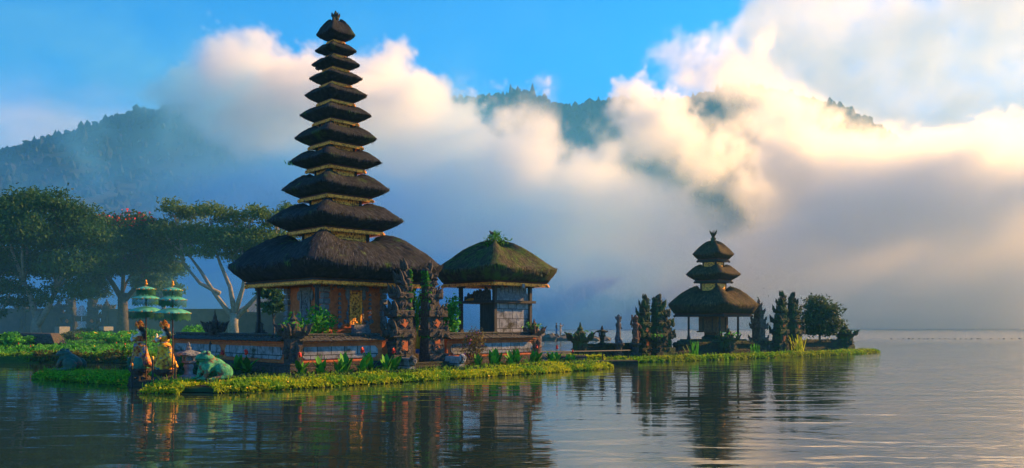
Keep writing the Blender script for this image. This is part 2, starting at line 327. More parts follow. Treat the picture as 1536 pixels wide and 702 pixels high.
# ------------------------------------------------------------------ thatched roofs
def sq_ring(a, z, n=64, p=7., lift=0., sag=0., cx=0, cy=0, wob=0.):
    t = np.linspace(0, 2 * math.pi, n, endpoint=False) + math.pi / n
    c, s_ = np.cos(t), np.sin(t); r = a / (np.abs(c) ** p + np.abs(s_) ** p) ** (1 / p)
    k = np.clip((r / a - 1) / (2 ** .5 / 2 ** (1 / p) - 1), 0, 1) ** 2
    zz = z + lift * k - sag * (1 - k)
    if wob: zz = zz + rng.normal(0, wob, n); r = r * (1 + rng.normal(0, wob * .3 / max(a, .3), n))
    return np.stack([cx + r * c, cy + r * s_, zz], -1)
def half_side(d, p=10.): return d / (2 ** .5 / 2 ** (1 / p))
def thatch(name, parent, de, df, zf, zt, zs, ds, dn, mats, nstr, peak=False, puff=.95, p=10., label=None):
    """ijuk roof: underside slopes out and up from the fascia to a rounded rim, the top curves up to a raised shoulder and dips to the neck"""
    ae, af, as_, an = (half_side(q, p) for q in (de, df, ds, dn)); H = zs - zt; L = H * .24; wb = .012 * ae
    rings = [sq_ring(af * .8, zf + .05, p=p), sq_ring(af * 1.02, zf + .03, p=p)]
    for q, h in ((.35, .22), (.7, .52), (.92, .82)): rings.append(sq_ring(af + (ae - af) * q, zf + .03 + (zt - zf) * h, p=p, lift=L * q * .5, wob=wb * .3))
    rings.append(sq_ring(ae * .992, zt - .02, p=p, lift=L * .5, wob=wb)); rings.append(sq_ring(ae, zt + .05 * H, p=p, lift=L * .5, wob=wb)); k0 = len(rings) - 1
    for q in np.linspace(.06, 1, 9):
        h = math.sin(q * math.pi / 2) ** puff * .85 + q * .15
        rings.append(sq_ring(ae + (as_ - ae) * q, zt + .06 * H + H * .94 * h, p=p, lift=L * (.4 + .6 * q), sag=.10 * H * q * (0 if peak else 1), wob=wb * .5))
    if peak: rings += [sq_ring(as_ * .5, zs + .05 * H, p=4), sq_ring(as_ * .1, zs + .07 * H, p=2)]
    else: rings += [sq_ring((as_ + an) / 2, zs - .03 * H, p=p, lift=L * .8, sag=.1 * H), sq_ring(an * .97, zs - .22 * H, p=p, sag=.1 * H)]
    n = len(rings[0]); nstr = int(nstr * 1.5); mb = MB(); mb.loft(rings)
    # loose fibres lying down the slope and hanging past the rim
    rr = np.array(rings); nr = len(rings)
    kk = rng.uniform(k0 - 1.2, nr - 2.05, nstr); ii = rng.integers(0, n, nstr); fr = rng.uniform(0, 1, nstr)
    k = np.clip(kk.astype(int), 0, nr - 2); g = (kk - k)[:, None]; i2 = (ii + 1) % n; fr = fr[:, None]
    A = rr[k, ii] * (1 - fr) + rr[k, i2] * fr; B = rr[k + 1, ii] * (1 - fr) + rr[k + 1, i2] * fr
    P = A * (1 - g) + B * g; D = A - B; D /= np.linalg.norm(D, axis=1)[:, None] + 1e-9
    T = rr[k, i2] - rr[k, ii]; T /= np.linalg.norm(T, axis=1)[:, None] + 1e-9; Nn = np.cross(T, -D)
    D = D + Nn * rng.uniform(.0, .05, (nstr, 1)) + T * rng.normal(0, .10, (nstr, 1))
    ln = rng.uniform(.05, .14, (nstr, 1)) * min(1.6, .4 + .3 * ae); wd = rng.uniform(.006, .016, (nstr, 1)) * min(1.3, .5 + .2 * ae)
    mb.quads(P + Nn * .006, T * wd, D * ln, 1)
    o = mb.build(name, list(mats), parent, smooth=True)
    if label: o['label'] = label
    return o
def frame_band(mb, a, z0, z1, th, mi=0):
    for sx, sy in ((0, -1), (1, 0), (0, 1), (-1, 0)):
        L = 2 * a if sx == 0 else 2 * a - 2 * th
        mb.box((sx * (a - th / 2), sy * (a - th / 2), (z0 + z1) / 2), ((L, th, z1 - z0) if sx == 0 else (th, L, z1 - z0)), mi=mi)
def fascia(parent, d, z0, h, fringe=True, mat=None):
    """gilded eave board: two strips, a row of hanging points, carved corner pieces"""
    a = d / 2 ** .5; mb = MB()
    frame_band(mb, a, z0, z0 + h * .55, .05); frame_band(mb, a + .03, z0 + h * .55, z0 + h * .72, .08); frame_band(mb, a - .01, z0 + h * .72, z0 + h * 1.25, .05, 1)
    step = max(.055, a / 36); m = int(2 * a / step)
    for k in range(m):
        q = -a + (k + .5) * 2 * a / m
        for X, Y in ((q, -a - .012), (q, a + .012), (-a - .012, q), (a + .012, q)):
            mb.box((X, Y, z0 - h * .12), (.6 * step, .018, h * .34) if abs(Y) > a else (.018, .6 * step, h * .34), rot=(math.pi, 0, 0), taper=.35)
    for sx in (-1, 1):
        for sy in (-1, 1): mb.ball((sx * a, sy * a, z0 + h * .1), (.13 * h / .2, .13 * h / .2, h * .6), sub=1, jitter=.12)
    return mb.build('fascia', [mat or m_gilt, m_maroon], parent)
def neck(parent, d, z0, z1, pan=True):
    a = d / 2 ** .5; mb = MB(); mb.box((0, 0, (z0 + z1) / 2), (2 * a, 2 * a, z1 - z0))
    for sx in (-1, 1):
        for sy in (-1, 1): mb.box((sx * a, sy * a, (z0 + z1) / 2), (.09, .09, z1 - z0 - .004))
    o = mb.build('neck', m_wood, parent)
    if pan:
        for sx, sy in ((0, -1), (-1, 0), (1, 0), (0, 1)):
            p = MB(); w_ = 2 * a * .86; p.box((sx * (a + .012), sy * (a + .012), (z0 + z1) / 2), (w_, .03, (z1 - z0) * .8) if sx == 0 else (.03, w_, (z1 - z0) * .8)); p.build('carved_panel', m_gold, o)
    return o

# ------------------------------------------------------------------ carved ornament
def scrolls(mb, x0, x1, y, z0, z1, n, size=.10, mi=0, depth=.06):
    """relief of curled lumps over a rectangle facing -y"""
    x0, x1 = min(x0, x1), max(x0, x1); z0, z1 = min(z0, z1), max(z0, z1)
    for _ in range(n):
        s_ = size * rng.uniform(.5, 1.2); c = (rng.uniform(x0, x1), y, rng.uniform(z0, z1))
        if rng.random() < .6: mb.ball(c, (s_, depth, s_ * rng.uniform(.6, 1.5)), rot=(0, rng.uniform(-1, 1), 0), sub=1, jitter=.15, mi=mi)
        else: mb.box(c, (s_ * 1.2, depth * 1.6, s_ * .8), rot=(0, rng.uniform(-.8, .8), 0), taper=.4, mi=mi)
def flame(mb, c, h, w_, lean=0., rz=0., mi=0):
    """pointed curled leaf (antefix)"""
    pts = [(0, 0, 0), (w_ * .18 + lean * .1, 0, h * .35), (w_ * .1 + lean * .45, 0, h * .7), (lean, 0, h)]; M = rotz(rz)
    mb.tube([np.array(c) + M @ np.array(p) for p in pts], [w_ * .5, w_ * .55, w_ * .32, w_ * .05], 6, mi)

# ------------------------------------------------------------------ eleven-roofed pagoda
MC = (-8.12, 37.0)
meru = thing('pagoda', 'tall black thatched pagoda of eleven stacked roofs over an orange brick shrine', 'pagoda', (MC[0], MC[1], 0), A45)
TIERS = [  # half-diagonal of eave, fascia, z of fascia, rim, shoulder
 (4.95, 4.10, 3.92, 4.66, 6.02), (3.15, 2.20, 6.32, 6.87, 7.62), (2.49, 1.69, 7.85, 8.31, 8.98), (2.13, 1.35, 9.2, 9.6, 10.12), (1.91, 1.23, 10.28, 10.7, 11.22),
 (1.67, 1.03, 11.36, 11.78, 12.17), (1.445, .86, 12.27, 12.7, 13.06), (1.24, .71, 13.11, 13.48, 13.78), (1.12, .59, 13.83, 14.12, 14.46), (.967, .46, 14.47, 14.76, 15.08), (.90, .40, 15.13, 15.45, 16.12)]
for i, (de, df, zf, zt, zs) in enumerate(TIERS):
    nd = TIERS[i + 1][1] * .68 if i < 10 else .2
    h = .20 if i == 0 else .17 - .008 * i
    thatch('thatch_roof', meru, de, df, zf + h, zt, zs, nd * (1.55 if i == 0 else 1.32) if i < 10 else .24, nd, (m_thatch, m_strand), [5200, 3000, 2400, 2000, 1700, 1500, 1200, 1000, 900, 800, 900][i], peak=i == 10)
    fascia(meru, df, zf, h)
    if i: neck(meru, TIERS[i][1] * .68, TIERS[i - 1][4] - .3, zf + .1, i < 8)
pn = MB(); pn.lathe([(.10, 16.05), (.2, 16.12), (.13, 16.2), (.17, 16.26), (.16, 16.36), (.22, 16.42), (.10, 16.48), (.07, 16.56), (.02, 16.66)], 8)
for k in range(8): flame(pn, (.15 * math.cos(k * .785), .15 * math.sin(k * .785), 16.36), .2, .07, .06, k * .785)
pn.build('pinnacle', m_dark, meru, rough_=.01)
# shrine body under the lowest roof
bw = 2.16 / 2 ** .5
pl = MB(); pl.box((0, 0, .8), (2 * bw + 1.5, 2 * bw + 1.5, 1.6), bev=.03); pl.box((0, 0, 1.68), (2 * bw + 1.0, 2 * bw + 1.0, .16)); pl.box((0, 0, 1.83), (2 * bw + .55, 2 * bw + .55, .14)); pl.box((0, 0, 1.96), (2 * bw + .7, 2 * bw + .7, .12))
pl.build('plinth', m_brick, meru, rough_=.012)
bd = MB(); bd.box((0, 0, 3.02), (2 * bw, 2 * bw, 2.0), bev=.01)
for z in (2.1, 2.2): bd.box((0, 0, z), (2 * bw + .16 - (z - 2.1), 2 * bw + .16 - (z - 2.1), .08))
body = bd.build('brick_body', m_brick, meru)
cl = MB(); cl.box((0, 0, 4.08), (2 * bw + 2.9, 2 * bw + 2.9, .08)); cl.build('eave_ceiling', m_wood, meru)
for sx, sy in ((-1, -1), (1, -1), (-1, 1), (1, 1)):        # carved corner piers of grey stone
    p = MB()
    for k in range(7): p.box((sx * bw, sy * bw, 2.18 + .26 * k), (.34 - .07 * (k % 2), .34 - .07 * (k % 2), .24), bev=.03)
    for k in range(4): p.ball((sx * (bw + .02), sy * (bw + .02), 2.2 + .1 * k), (.26 - .04 * k, .26 - .04 * k, .12), sub=1, jitter=.2)
    p.build('corner_pier', m_grey, meru, rough_=.015)
def relief(face):
    """grey carved reliefs, on the -y face (front, beside the door) or the -x face (round a blind window)"""
    M = rotz(0) if face == 'front' else rotz(-math.pi / 2)
    q = MB()
    if face == 'front':
        for s_ in (-1, 1):
            for k in range(9): q.ball((s_ * (.36 + .05 * math.sin(k * .9)), -bw - .05, 2.35 + .17 * k), (.06, .06, .11), sub=1, jitter=.2)
            for k in range(6): q.box((s_ * .80, -bw - .04, 2.55 + .2 * k), (.17 - .012 * k, .09, .13), taper=.6)
            scrolls(q, s_ * .7 - .25, s_ * .7 + .25, -bw - .04, 2.1, 2.4, 12, .09)
            q.ball((s_ * .42, -bw - .10, 3.55), (.11, .08, .28), sub=2, jitter=.06)
            scrolls(q, s_ * .9 - .5, s_ * .9 + .3, -bw - .04, 3.75, 3.98, 9, .09)
        q.box((0, -bw - .06, 3.84), (1.2, .14, .2), taper=.8)
        scrolls(q, -.5, .5, -bw - .12, 3.75, 3.98, 12, .1)
    else:
        for s_ in (-1, 1):
            q.box((s_ * .36, -bw - .04, 3.0), (.12, .10, 1.5)); q.ball((s_ * .55, -bw - .05, 3.5), (.12, .07, .25), sub=1, jitter=.15); q.ball((s_ * .62, -bw - .05, 2.45), (.2, .08, .28), sub=1, jitter=.15)
        q.box((0, -bw - .03, 3.8), (.95, .10, .14)); q.box((0, -bw - .03, 2.3), (1.1, .12, .22))
        q.box((0, -bw - .01, 3.05), (.6, .05, 1.4)); scrolls(q, -.22, .22, -bw - .05, 2.5, 3.65, 44, .09); scrolls(q, -.75, .75, -bw - .05, 2.12, 2.42, 26, .12)
    v = MB(); v.merge(q, M); return v.build('carved_relief', m_grey, body)
relief('front'); relief('side')
dr = MB(); dr.box((0, -bw - .035, 2.92), (.46, .06, 1.5)); scrolls(dr, -.18, .18, -bw - .075, 2.25, 3.6, 60, .06, depth=.025)
door = dr.build('door', m_gold, meru, label='narrow carved gilded door')
df_ = MB()
for s_ in (-1, 1): df_.box((s_ * .275, -bw - .06, 2.95), (.09, .12, 1.58))
for k in range(9):
    t = math.pi * k / 8; df_.box((.275 * math.cos(t), -bw - .06, 3.72 + .16 * math.sin(t)), (.12, .12, .09), rot=(0, -t + math.pi / 2, 0))
df_.build('door_frame', m_gilt, door)
st = MB()
for k in range(5): st.box((0, -bw - .45 - .24 * (4 - k) * .5, .9 + .2 * k), (.8, .24, 1.0), bev=.015)
st.build('door_steps', m_grey, meru, rough_=.006)
for k, (X, Y) in enumerate([(-1, -1), (1, -1), (-1, 1), (1, 1), (0, 1)]):
    d = 3.55 / 2 ** .5; p = MB(); p.box((X * d, Y * d, 2.9), (.13, .13, 2.2), bev=.02); p.box((X * d, Y * d, 2.1), (.24, .24, .5), taper=.7, bev=.02); p.box((X * d, Y * d, 3.86), (.2, .2, .22), taper=1.5)
    p.build('post', m_wood, meru)
    b_ = MB(); b_.box((X * d, Y * d, .95), (.42, .42, 1.8), taper=.85, bev=.03); b_.build('post_base', m_dark, meru, rough_=.01)
cb = MB(); cb.box((1.62, -2.95, 3.99), (.32, .08, .36), bev=.02); cb.build('eave_plaque', m_panel, meru)

# ------------------------------------------------------------------ open-sided shrine on posts
BC = (-.87, 42.0)
bale = thing('shrine_pavilion', 'square thatched shrine pavilion on four posts with plants growing from its roof top', 'pavilion', (BC[0], BC[1], 0), A45)
thatch('thatch_roof', bale, 3.24, 2.74, 4.36, 4.86, 6.28, .30, .2, (m_thatch_old, m_strand_old), 5200, peak=True, puff=1.2, p=6)
fascia(bale, 2.74, 4.18, .17)
cl = MB(); cl.box((0, 0, 4.33), (3.5, 3.5, .06)); cl.build('ceiling', m_wood, bale)
pd = 1.8 / 2 ** .5
for sx, sy in ((-1, -1), (1, -1), (-1, 1), (1, 1)):
    p = MB(); p.box((sx * pd, sy * pd, 3.0), (.17, .17, 2.7), bev=.02); p.box((sx * pd, sy * pd, 4.22), (.30, .30, .22), taper=1.4); p.box((sx * pd, sy * pd, 1.75), (.27, .27, .3), taper=.75)
    p.build('post', m_wood, bale)
p = MB(); frame_band(p, 1.5, 3.30, 3.43, .3); p.box((0, 0, 3.33), (2.4, 2.4, .05)); p.build('shelf', m_wood, bale)
p = MB(); p.box((0, 0, .85), (2 * pd + .9, 2 * pd + .9, 1.7), bev=.04); p.box((0, 0, 1.74), (2 * pd + .6, 2 * pd + .6, .10)); p.build('plinth', m_grey, bale, rough_=.015)
p = MB(); p.box((0, -pd + .06, 2.52), (2 * pd - .19, .10, 1.52)); scrolls(p, -.8, .8, -pd + .01, 2.0, 3.1, 20, .14, depth=.012); p.build('lower_panel', m_panel, bale)
p = MB(); p.box((0, -pd + .06, 3.62), (2 * pd - .19, .09, .36))
for k, hgt in enumerate([.25, .42, .3, .46, .52, .4, .5, .3]): p.box((-.95 + .27 * k, -pd + .06, 3.80 + hgt / 2), (.25, .08, hgt), taper=.8)
p.build('upper_panel', m_grey, bale, rough_=.01)
p = MB(); p.box((-pd + .06, -.62, 2.52), (.10, .88, 1.52)); p.build('side_panel', m_wood, bale)
p = MB()
for k, hgt in enumerate([.16, .34, .28, .42, .5, .52, .44, .62, .5]): p.box((-pd + .06, .95 - .22 * k, 3.44 + hgt / 2), (.09, .215, hgt), taper=.85); p.ball((-pd + .06, .95 - .22 * k, 3.44 + hgt), (.06, .10, .08), sub=1, jitter=.2)
p.build('carved_screen', m_dark, bale)
p = MB(); p.ball((-pd + .02, .55, 3.5), (.07, .34, .09), sub=1, jitter=.2); p.build('cloth_bundle', noisemat('saffron_cloth', [(.3, (.45, .16, .02)), (.7, (.65, .28, .04))], rough=.8), bale)
p = MB(); p.box((0, -2.05, 4.16), (.16, .05, .22)); p.build('hanging_plaque', m_panel, bale)
p = MB(); p.lathe([(.36, 6.16), (.32, 6.34), (.2, 6.45), (.24, 6.52), (.08, 6.6)], 8); p.build('roof_crown', m_mossdk, bale, rough_=.02)
p = MB(); P = rng.normal(0, 1, (420, 3)) * [.3, .3, .17] + [0, 0, 6.52]; p.leaves(P, .06)
for k in range(16):
    a, l = rng.uniform(0, 6.28), rng.uniform(.2, .55); b0 = np.array([rng.normal(0, .2), rng.normal(0, .2), 6.5]); e = b0 + [l * .45 * math.cos(a), l * .45 * math.sin(a), l]
    q = MB(); q.tube([b0, (b0 + e) / 2 + [0, 0, .03], e], [.014, .01, .004], 4); q.leaves(e + rng.normal(0, .06, (12, 3)), .05); q.build('leafy_sprig', m_lush, bale)
p.build('rooftop_leaves', leafmat('rooftop_leaf', (.04, .14, .02), (.10, .26, .03)), bale)

# ------------------------------------------------------------------ compound walls of the big island
W0 = np.array([-8.5, 31.0]); UU = np.array([1, 1]) / 2 ** .5
def along(t, off=0.): q = W0 + UU * t * 2 ** .5 + np.array([1, -1]) / 2 ** .5 * off; return (float(q[0]), float(q[1]))
def wall_run(label, p0, rz, L, group=None, panels=1):
    o = thing('compound_wall', label, 'wall', (p0[0], p0[1], 0), rz, group)
    p = MB(); p.box((L / 2, 0, .30), (L, .62, .5), bev=.02); p.box((L / 2, 0, .62), (L, .5, .14), bev=.02); p.build('plinth', m_dark, o, rough_=.012)
    p = MB(); p.box((L / 2, 0, 1.10), (L, .36, .82)); p.box((L / 2, 0, .74), (L, .46, .09), bev=.02); p.box((L / 2, 0, 1.42), (L, .42, .09), bev=.02); p.box((L / 2, 0, 1.51), (L, .50, .07), bev=.015); p.build('brick_course', m_brick, o)
    w_ = L / panels
    for k in range(panels):
        x0 = k * w_ + .22; x1 = (k + 1) * w_ - .22
        for s_ in (-1, 1):
            c = .16; ring = lambda y, e: [(x0 + c + e, y, .84 + e), (x1 - c - e, y, .84 + e), (x1 - e, y, .98), (x1 - e, y, 1.19), (x1 - c - e, y, 1.33 - e), (x0 + c + e, y, 1.33 - e), (x0 + e, y, 1.19), (x0 + e, y, .98)]
            p = MB(); rs = [ring(s_ * .18, 0), ring(s_ * .215, 0), ring(s_ * .225, .02)]; p.loft([np.array(r if s_ < 0 else r[::-1]) for r in rs]); p.build('stone_panel', m_panel, o)
    p = MB(); n = int(L / .16)
    for k in range(n):
        x = (k + .5) * L / n; j = rng.normal(0, .006)
        for s_ in (-1, 1): p.box((x, s_ * .23, 1.66 + j), (L / n * .97, .5, .05), rot=(s_ * -.38, rng.normal(0, .02), 0), bev=.01)
    p.box((L / 2, 0, 1.63), (L, .5, .16)); p.box((L / 2, 0, 1.80), (L, .16, .10), bev=.03)
    for _ in range(int(L * 8)): p.ball((rng.uniform(0, L), rng.uniform(-.3, .3), 1.74 + rng.uniform(-.06, .05)), rng.uniform(.02, .06), sub=1, jitter=.2)
    p.build('coping', m_coping, o, rough_=.012)
    return o
S2 = 2 ** .5
wall_run('brick wall with grey panel between the black corner pillar and the split gate', along(.05), A45, 2.85 * S2, panels=1)
wall_run('brick wall with grey panel in front of the thatched shrine pavilion', along(5.42), A45, 4.1 * S2, panels=1)
wall_run('long brick wall with blue grey panels behind the stone lantern and green frog', (-8.6, 31.1), A45 + math.pi / 2, 10.6, panels=2)

def finial_pillar(label, loc, h, w_, top, mat=m_dark, group=None, rz=A45, plants=True, name='wall_pillar'):
    o = thing(name, label, 'pillar', (loc[0], loc[1], 0), rz, group)
    p = MB(); p.box((0, 0, .3), (w_ * 1.25, w_ * 1.25, .6), bev=.03); p.box((0, 0, .3 + h / 2), (w_, w_, h - .5), bev=.02)
    for z in (.66, h * .62, h - .05): p.box((0, 0, z), (w_ * 1.18, w_ * 1.18, .10), bev=.03)
    for s_ in ((0, -1), (-1, 0)): p.ball((s_[0] * w_ * .5, s_[1] * w_ * .5, h * .62), (w_ * .3, w_ * .3, h * .22), sub=1, jitter=.15)
    p.build('shaft', mat, o, rough_=.014)
    p = MB(); p.box((0, 0, h + .08), (w_ * 1.5, w_ * 1.5, .16), taper=1.1, bev=.03)
    for k in range(4):
        for q in (-.45, .45):
            M = rotz(k * math.pi / 2) @ np.array([w_ * .72, q * w_, h + .1]); flame(p, M, .34 * top, .2 * top, .20 * top, k * math.pi / 2)
        flame(p, rotz(k * math.pi / 2 + A45) @ np.array([w_ * .95, 0, h + .06]), .42 * top, .22 * top, .30 * top, k * math.pi / 2 + A45)
    p.lathe([(w_ * .62, h + .14), (w_ * .45, h + .26 * top + .1), (w_ * .5, h + .34 * top + .1), (w_ * .25, h + .46 * top + .1), (w_ * .3, h + .54 * top + .1), (w_ * .12, h + .64 * top + .1), (w_ * .04, h + .86 * top + .1)], 8)
    p.build('finial', mat, o, rough_=.02)
    if plants:
        p = MB(); p.leaves(rng.normal(0, 1, (90, 3)) * [w_ * .5, w_ * .5, .1] + [0, 0, h + .35], .06); p.build('sprouting_leaves', m_lush, o)
    return o
finial_pillar('black corner pillar of the brick wall with a flame carved top sprouting green plants', along(0, .12), 1.78, .52, 1.0)
finial_pillar('reddish end pillar of the brick wall right of the thatched pavilion', along(9.62), 1.75, .46, .75, noisemat('red_stained_stone', [(.3, (.06, .03, .022)), (.6, (.18, .085, .055)), (.85, (.30, .20, .16))], scale=6, rough=.9, bump=.8, bscale=14, patch=((.05, .07, .03), .55, .68), pscale=2))
finial_pillar('slim brick wall pillar with a black roofed finial behind the stone lantern', (-8.6 - 4.6, 31.1 + 4.6), 1.85, .34, 1.1, m_dark, plants=False)

# ------------------------------------------------------------------ split gates
def split_gate_half(name, label, loc, rz, side, H, W, mat, group=None, plants=m_lush, dep=.8, nl=680):
    """one half of a candi bentar: sheer inner face at local x = 0, stepped and scrolled outwards (side = -1 left, +1 right)"""
    o = thing(name, label, 'gate', (loc[0], loc[1], 0), rz, group); s_ = side
    lev = [(0, .12, 1.10, 1.15), (.12, .20, .98, 1.0), (.20, .36, .80, .80), (.36, .43, .98, 1.0), (.43, .55, .74, .74), (.55, .61, .92, .95), (.61, .72, .60, .62), (.72, .77, .72, .78), (.77, .85, .42, .5), (.85, .89, .5, .55), (.89, 1.0, .24, .3)]
    parts = {'base': lev[:2], 'shaft': lev[2:6], 'crown': lev[6:]}
    for nm, ls in parts.items():
        p = MB()
        for a, b_, w_, d in ls:
            p.box((s_ * W * w_ / 2, 0, (a + b_) / 2 * H), (W * w_, dep * d, (b_ - a) * H + .004), bev=.025, taper=.94 if b_ - a > .07 else 1.)
            if nm != 'base':
                for k in range(3):
                    flame(p, (s_ * W * w_ * (.96 + .06 * k - .1), (k - 1) * dep * d * .42, b_ * H - .04), .10 * H * rng.uniform(.7, 1.1), .16 * W, .14 * W, 0 if s_ > 0 else math.pi)
                p.ball((s_ * W * w_ * 1.02, 0, (a + b_) / 2 * H), (.14 * W, dep * .3, (b_ - a) * H * .45), sub=1, jitter=.2)
            for f in (-1, 1): scrolls(p, s_ * W * w_ * .12, s_ * W * w_ * .9, f * dep * d / 2, a * H + .03, b_ * H - .03, max(5, int(70 * (b_ - a))), .11 * W, depth=.06)
        p.build(nm, mat, o, rough_=.022)
    p = MB(); p.box((s_ * W * .42, -dep * .41, .285 * H), (W * .24, .06, .10 * H)); p.build('brick_inset', m_brick, o); p = MB(); p.box((s_ * W * .42, -dep * .38, .49 * H), (W * .24, .06, .06 * H), rot=(0, .6, 0)); p.build('brick_inset', m_brick, o)
    if plants:
        p = MB(); n = nl; z = rng.choice([.36, .61, .72, .77, .85, .85, .89, .93, .97], n) * H + rng.normal(0, .05, n)
        P = np.stack([s_ * rng.uniform(0, .8, n) * W * (1.05 - z / H), rng.uniform(-dep * .5, dep * .4, n) * (1.1 - z / H * .6), z], -1); p.leaves(P, .07)
        p.build('fern_foliage', plants, o)
    return o
split_gate_half('split_gate', 'left half of the tall carved split gate before the pagoda', along(3.88, .25), A45, -1, 4.62, 1.15, m_dark, 'halves of the tall split gate')
split_gate_half('split_gate', 'right half of the tall carved split gate nearer the pavilion', along(4.46, .25), A45, 1, 4.62, 1.15, m_dark, 'halves of the tall split gate')
gs = thing('gate_stairs', 'dark stone stairs with pale scroll carved ends at the foot of the tall split gate', 'stairs', (*along(4.17, 0), 0), A45)
p = MB()
for k in range(4): p.box((0, -1.0 - .26 * k, .60 - .13 * k - .3), (2.2 + .2 * k, .3, .6), bev=.02)
p.build('steps', m_mossdk, gs, rough_=.01)
for s_ in (-1, 1):
    p = MB(); p.box((s_ * 1.35, -1.2, .45), (.36, 1.0, .75), taper=.9, bev=.04); p.ball((s_ * 1.35, -1.72, .72), (.2, .12, .22), sub=2); p.tube([(s_ * 1.35 + .12 * math.cos(a) * (1 - a / 14), -1.84, .72 + .14 * math.sin(a) * (1 - a / 14)) for a in np.linspace(0, 10, 24)], .03, 5)
    p.build('stair_wing', m_panel, gs, rough_=.008)
# ------------------------------------------------------------------ islands and garden ground
def slab(name, outline, z, mat, edge=.5, kind='structure', label=None, sub=0):
    """flat ground with a sloping bank down under the water"""
    P = np.array(outline, float); c = P.mean(0); d = P - c; d /= np.linalg.norm(d, axis=1)[:, None]
    mb = MB(); rings = [np.column_stack([P + d * edge, np.full(len(P), -.6)]), np.column_stack([P, np.full(len(P), z - .06)]), np.column_stack([P - d * .15, np.full(len(P), z)])]
    mb.loft(rings); o = mb.build(name, mat); tag(o, label, kind=kind); return o
def smooth_outline(pts, n=6):
    P = np.array(pts, float); m = len(P); out = []
    for i in range(m):
        p0, p1, p2, p3 = P[i - 1], P[i], P[(i + 1) % m], P[(i + 2) % m]
        for t in np.linspace(0, 1, n, endpoint=False): out.append(.5 * ((2 * p1) + (-p0 + p2) * t + (2 * p0 - 5 * p1 + 4 * p2 - p3) * t * t + (-p0 + 3 * p1 - 3 * p2 + p3) * t ** 3))
    return np.array(out)
slab('temple_island_ground', [(-12.6, 28.2), (-11.3, 26.4), (-9.6, 26.2), (4.6, 41.0), (4.6, 42.2), (1.5, 47), (-8, 55), (-21, 45), (-17, 37.5), (-17.6, 36.2), (-15.5, 30.5)], .22, m_soil)
slab('frog_islet_ground', [(-19.6, 33.6), (-17.6, 31.6), (-14.4, 29.8), (-12.6, 29.2), (-13.5, 31.5), (-17, 35)], .16, m_soil)
R_A = np.array([7.0, 49.0]); RA = math.radians(36); RU = np.array([math.cos(RA), math.sin(RA)]); RN = np.array([RU[1], -RU[0]])
def ralong(t, off=0.): q = R_A + RU * t + RN * off; return (float(q[0]), float(q[1]))
slab('pagoda_island_ground', [ralong(-4.6, .3), ralong(-1.5, .5), ralong(1, 1.3), ralong(10, 1.5), ralong(20, 1.3), ralong(25.6, .6), ralong(26, -.2), ralong(23.8, -1.0), ralong(22, -9), ralong(10, -13), ralong(0, -9), ralong(-4.6, -1.5)], .16, m_soil)
gx = np.concatenate([np.linspace(-120, -21.5, 40)]); gy = np.linspace(0, 1, 30)
GX, GV = np.meshgrid(gx, gy); x_edge = -16.5
front = 46.2 + .8 * np.sin(GX * .22); GY = front + GV * (150 - front)
def garden_z(x, y): return .38 + np.clip((y - 47.5) / 34, 0, 1) * .85
GXX = GX + (GX + 120) / 98.5 * GV * 0 + np.where(GX > -30, (GX + 30) * .4 * (1 - GV), 0); GZ = garden_z(GXX, GY) + .05 * (fbm(GXX * .6, GY * .6, 3, 2) - .5)
nx_, ny_ = len(gx), len(gy); i = np.arange(ny_ - 1)[:, None] * nx_ + np.arange(nx_ - 1)[None]
gv = np.stack([GXX, GY, GZ], -1).reshape(-1, 3); gf = np.stack([i, i + 1, i + nx_ + 1, i + nx_], -1).reshape(-1, 4)
sk = [tuple(gv[k]) for k in range(nx_)] + [(gv[k][0], gv[k][1] - .15, -.6) for k in range(nx_)]
sf = [(k + 1, k, nx_ + k, nx_ + k + 1) for k in range(nx_ - 1)]
rt = [tuple(gv[r * nx_ + nx_ - 1]) for r in range(ny_)]; rb = [(p[0] + .6, p[1], -.6) for p in rt]
o_ = len(gv); o2 = o_ + len(sk); o3 = o2 + ny_
tag(link_mesh('garden_ground', gv.tolist() + sk + rt + rb, gf.tolist() + [tuple(q + o_ for q in f) for f in sf] + [(o2 + r, o3 + r, o3 + r + 1, o2 + r + 1) for r in range(ny_ - 1)], m_lawn, smooth=False), kind='structure')

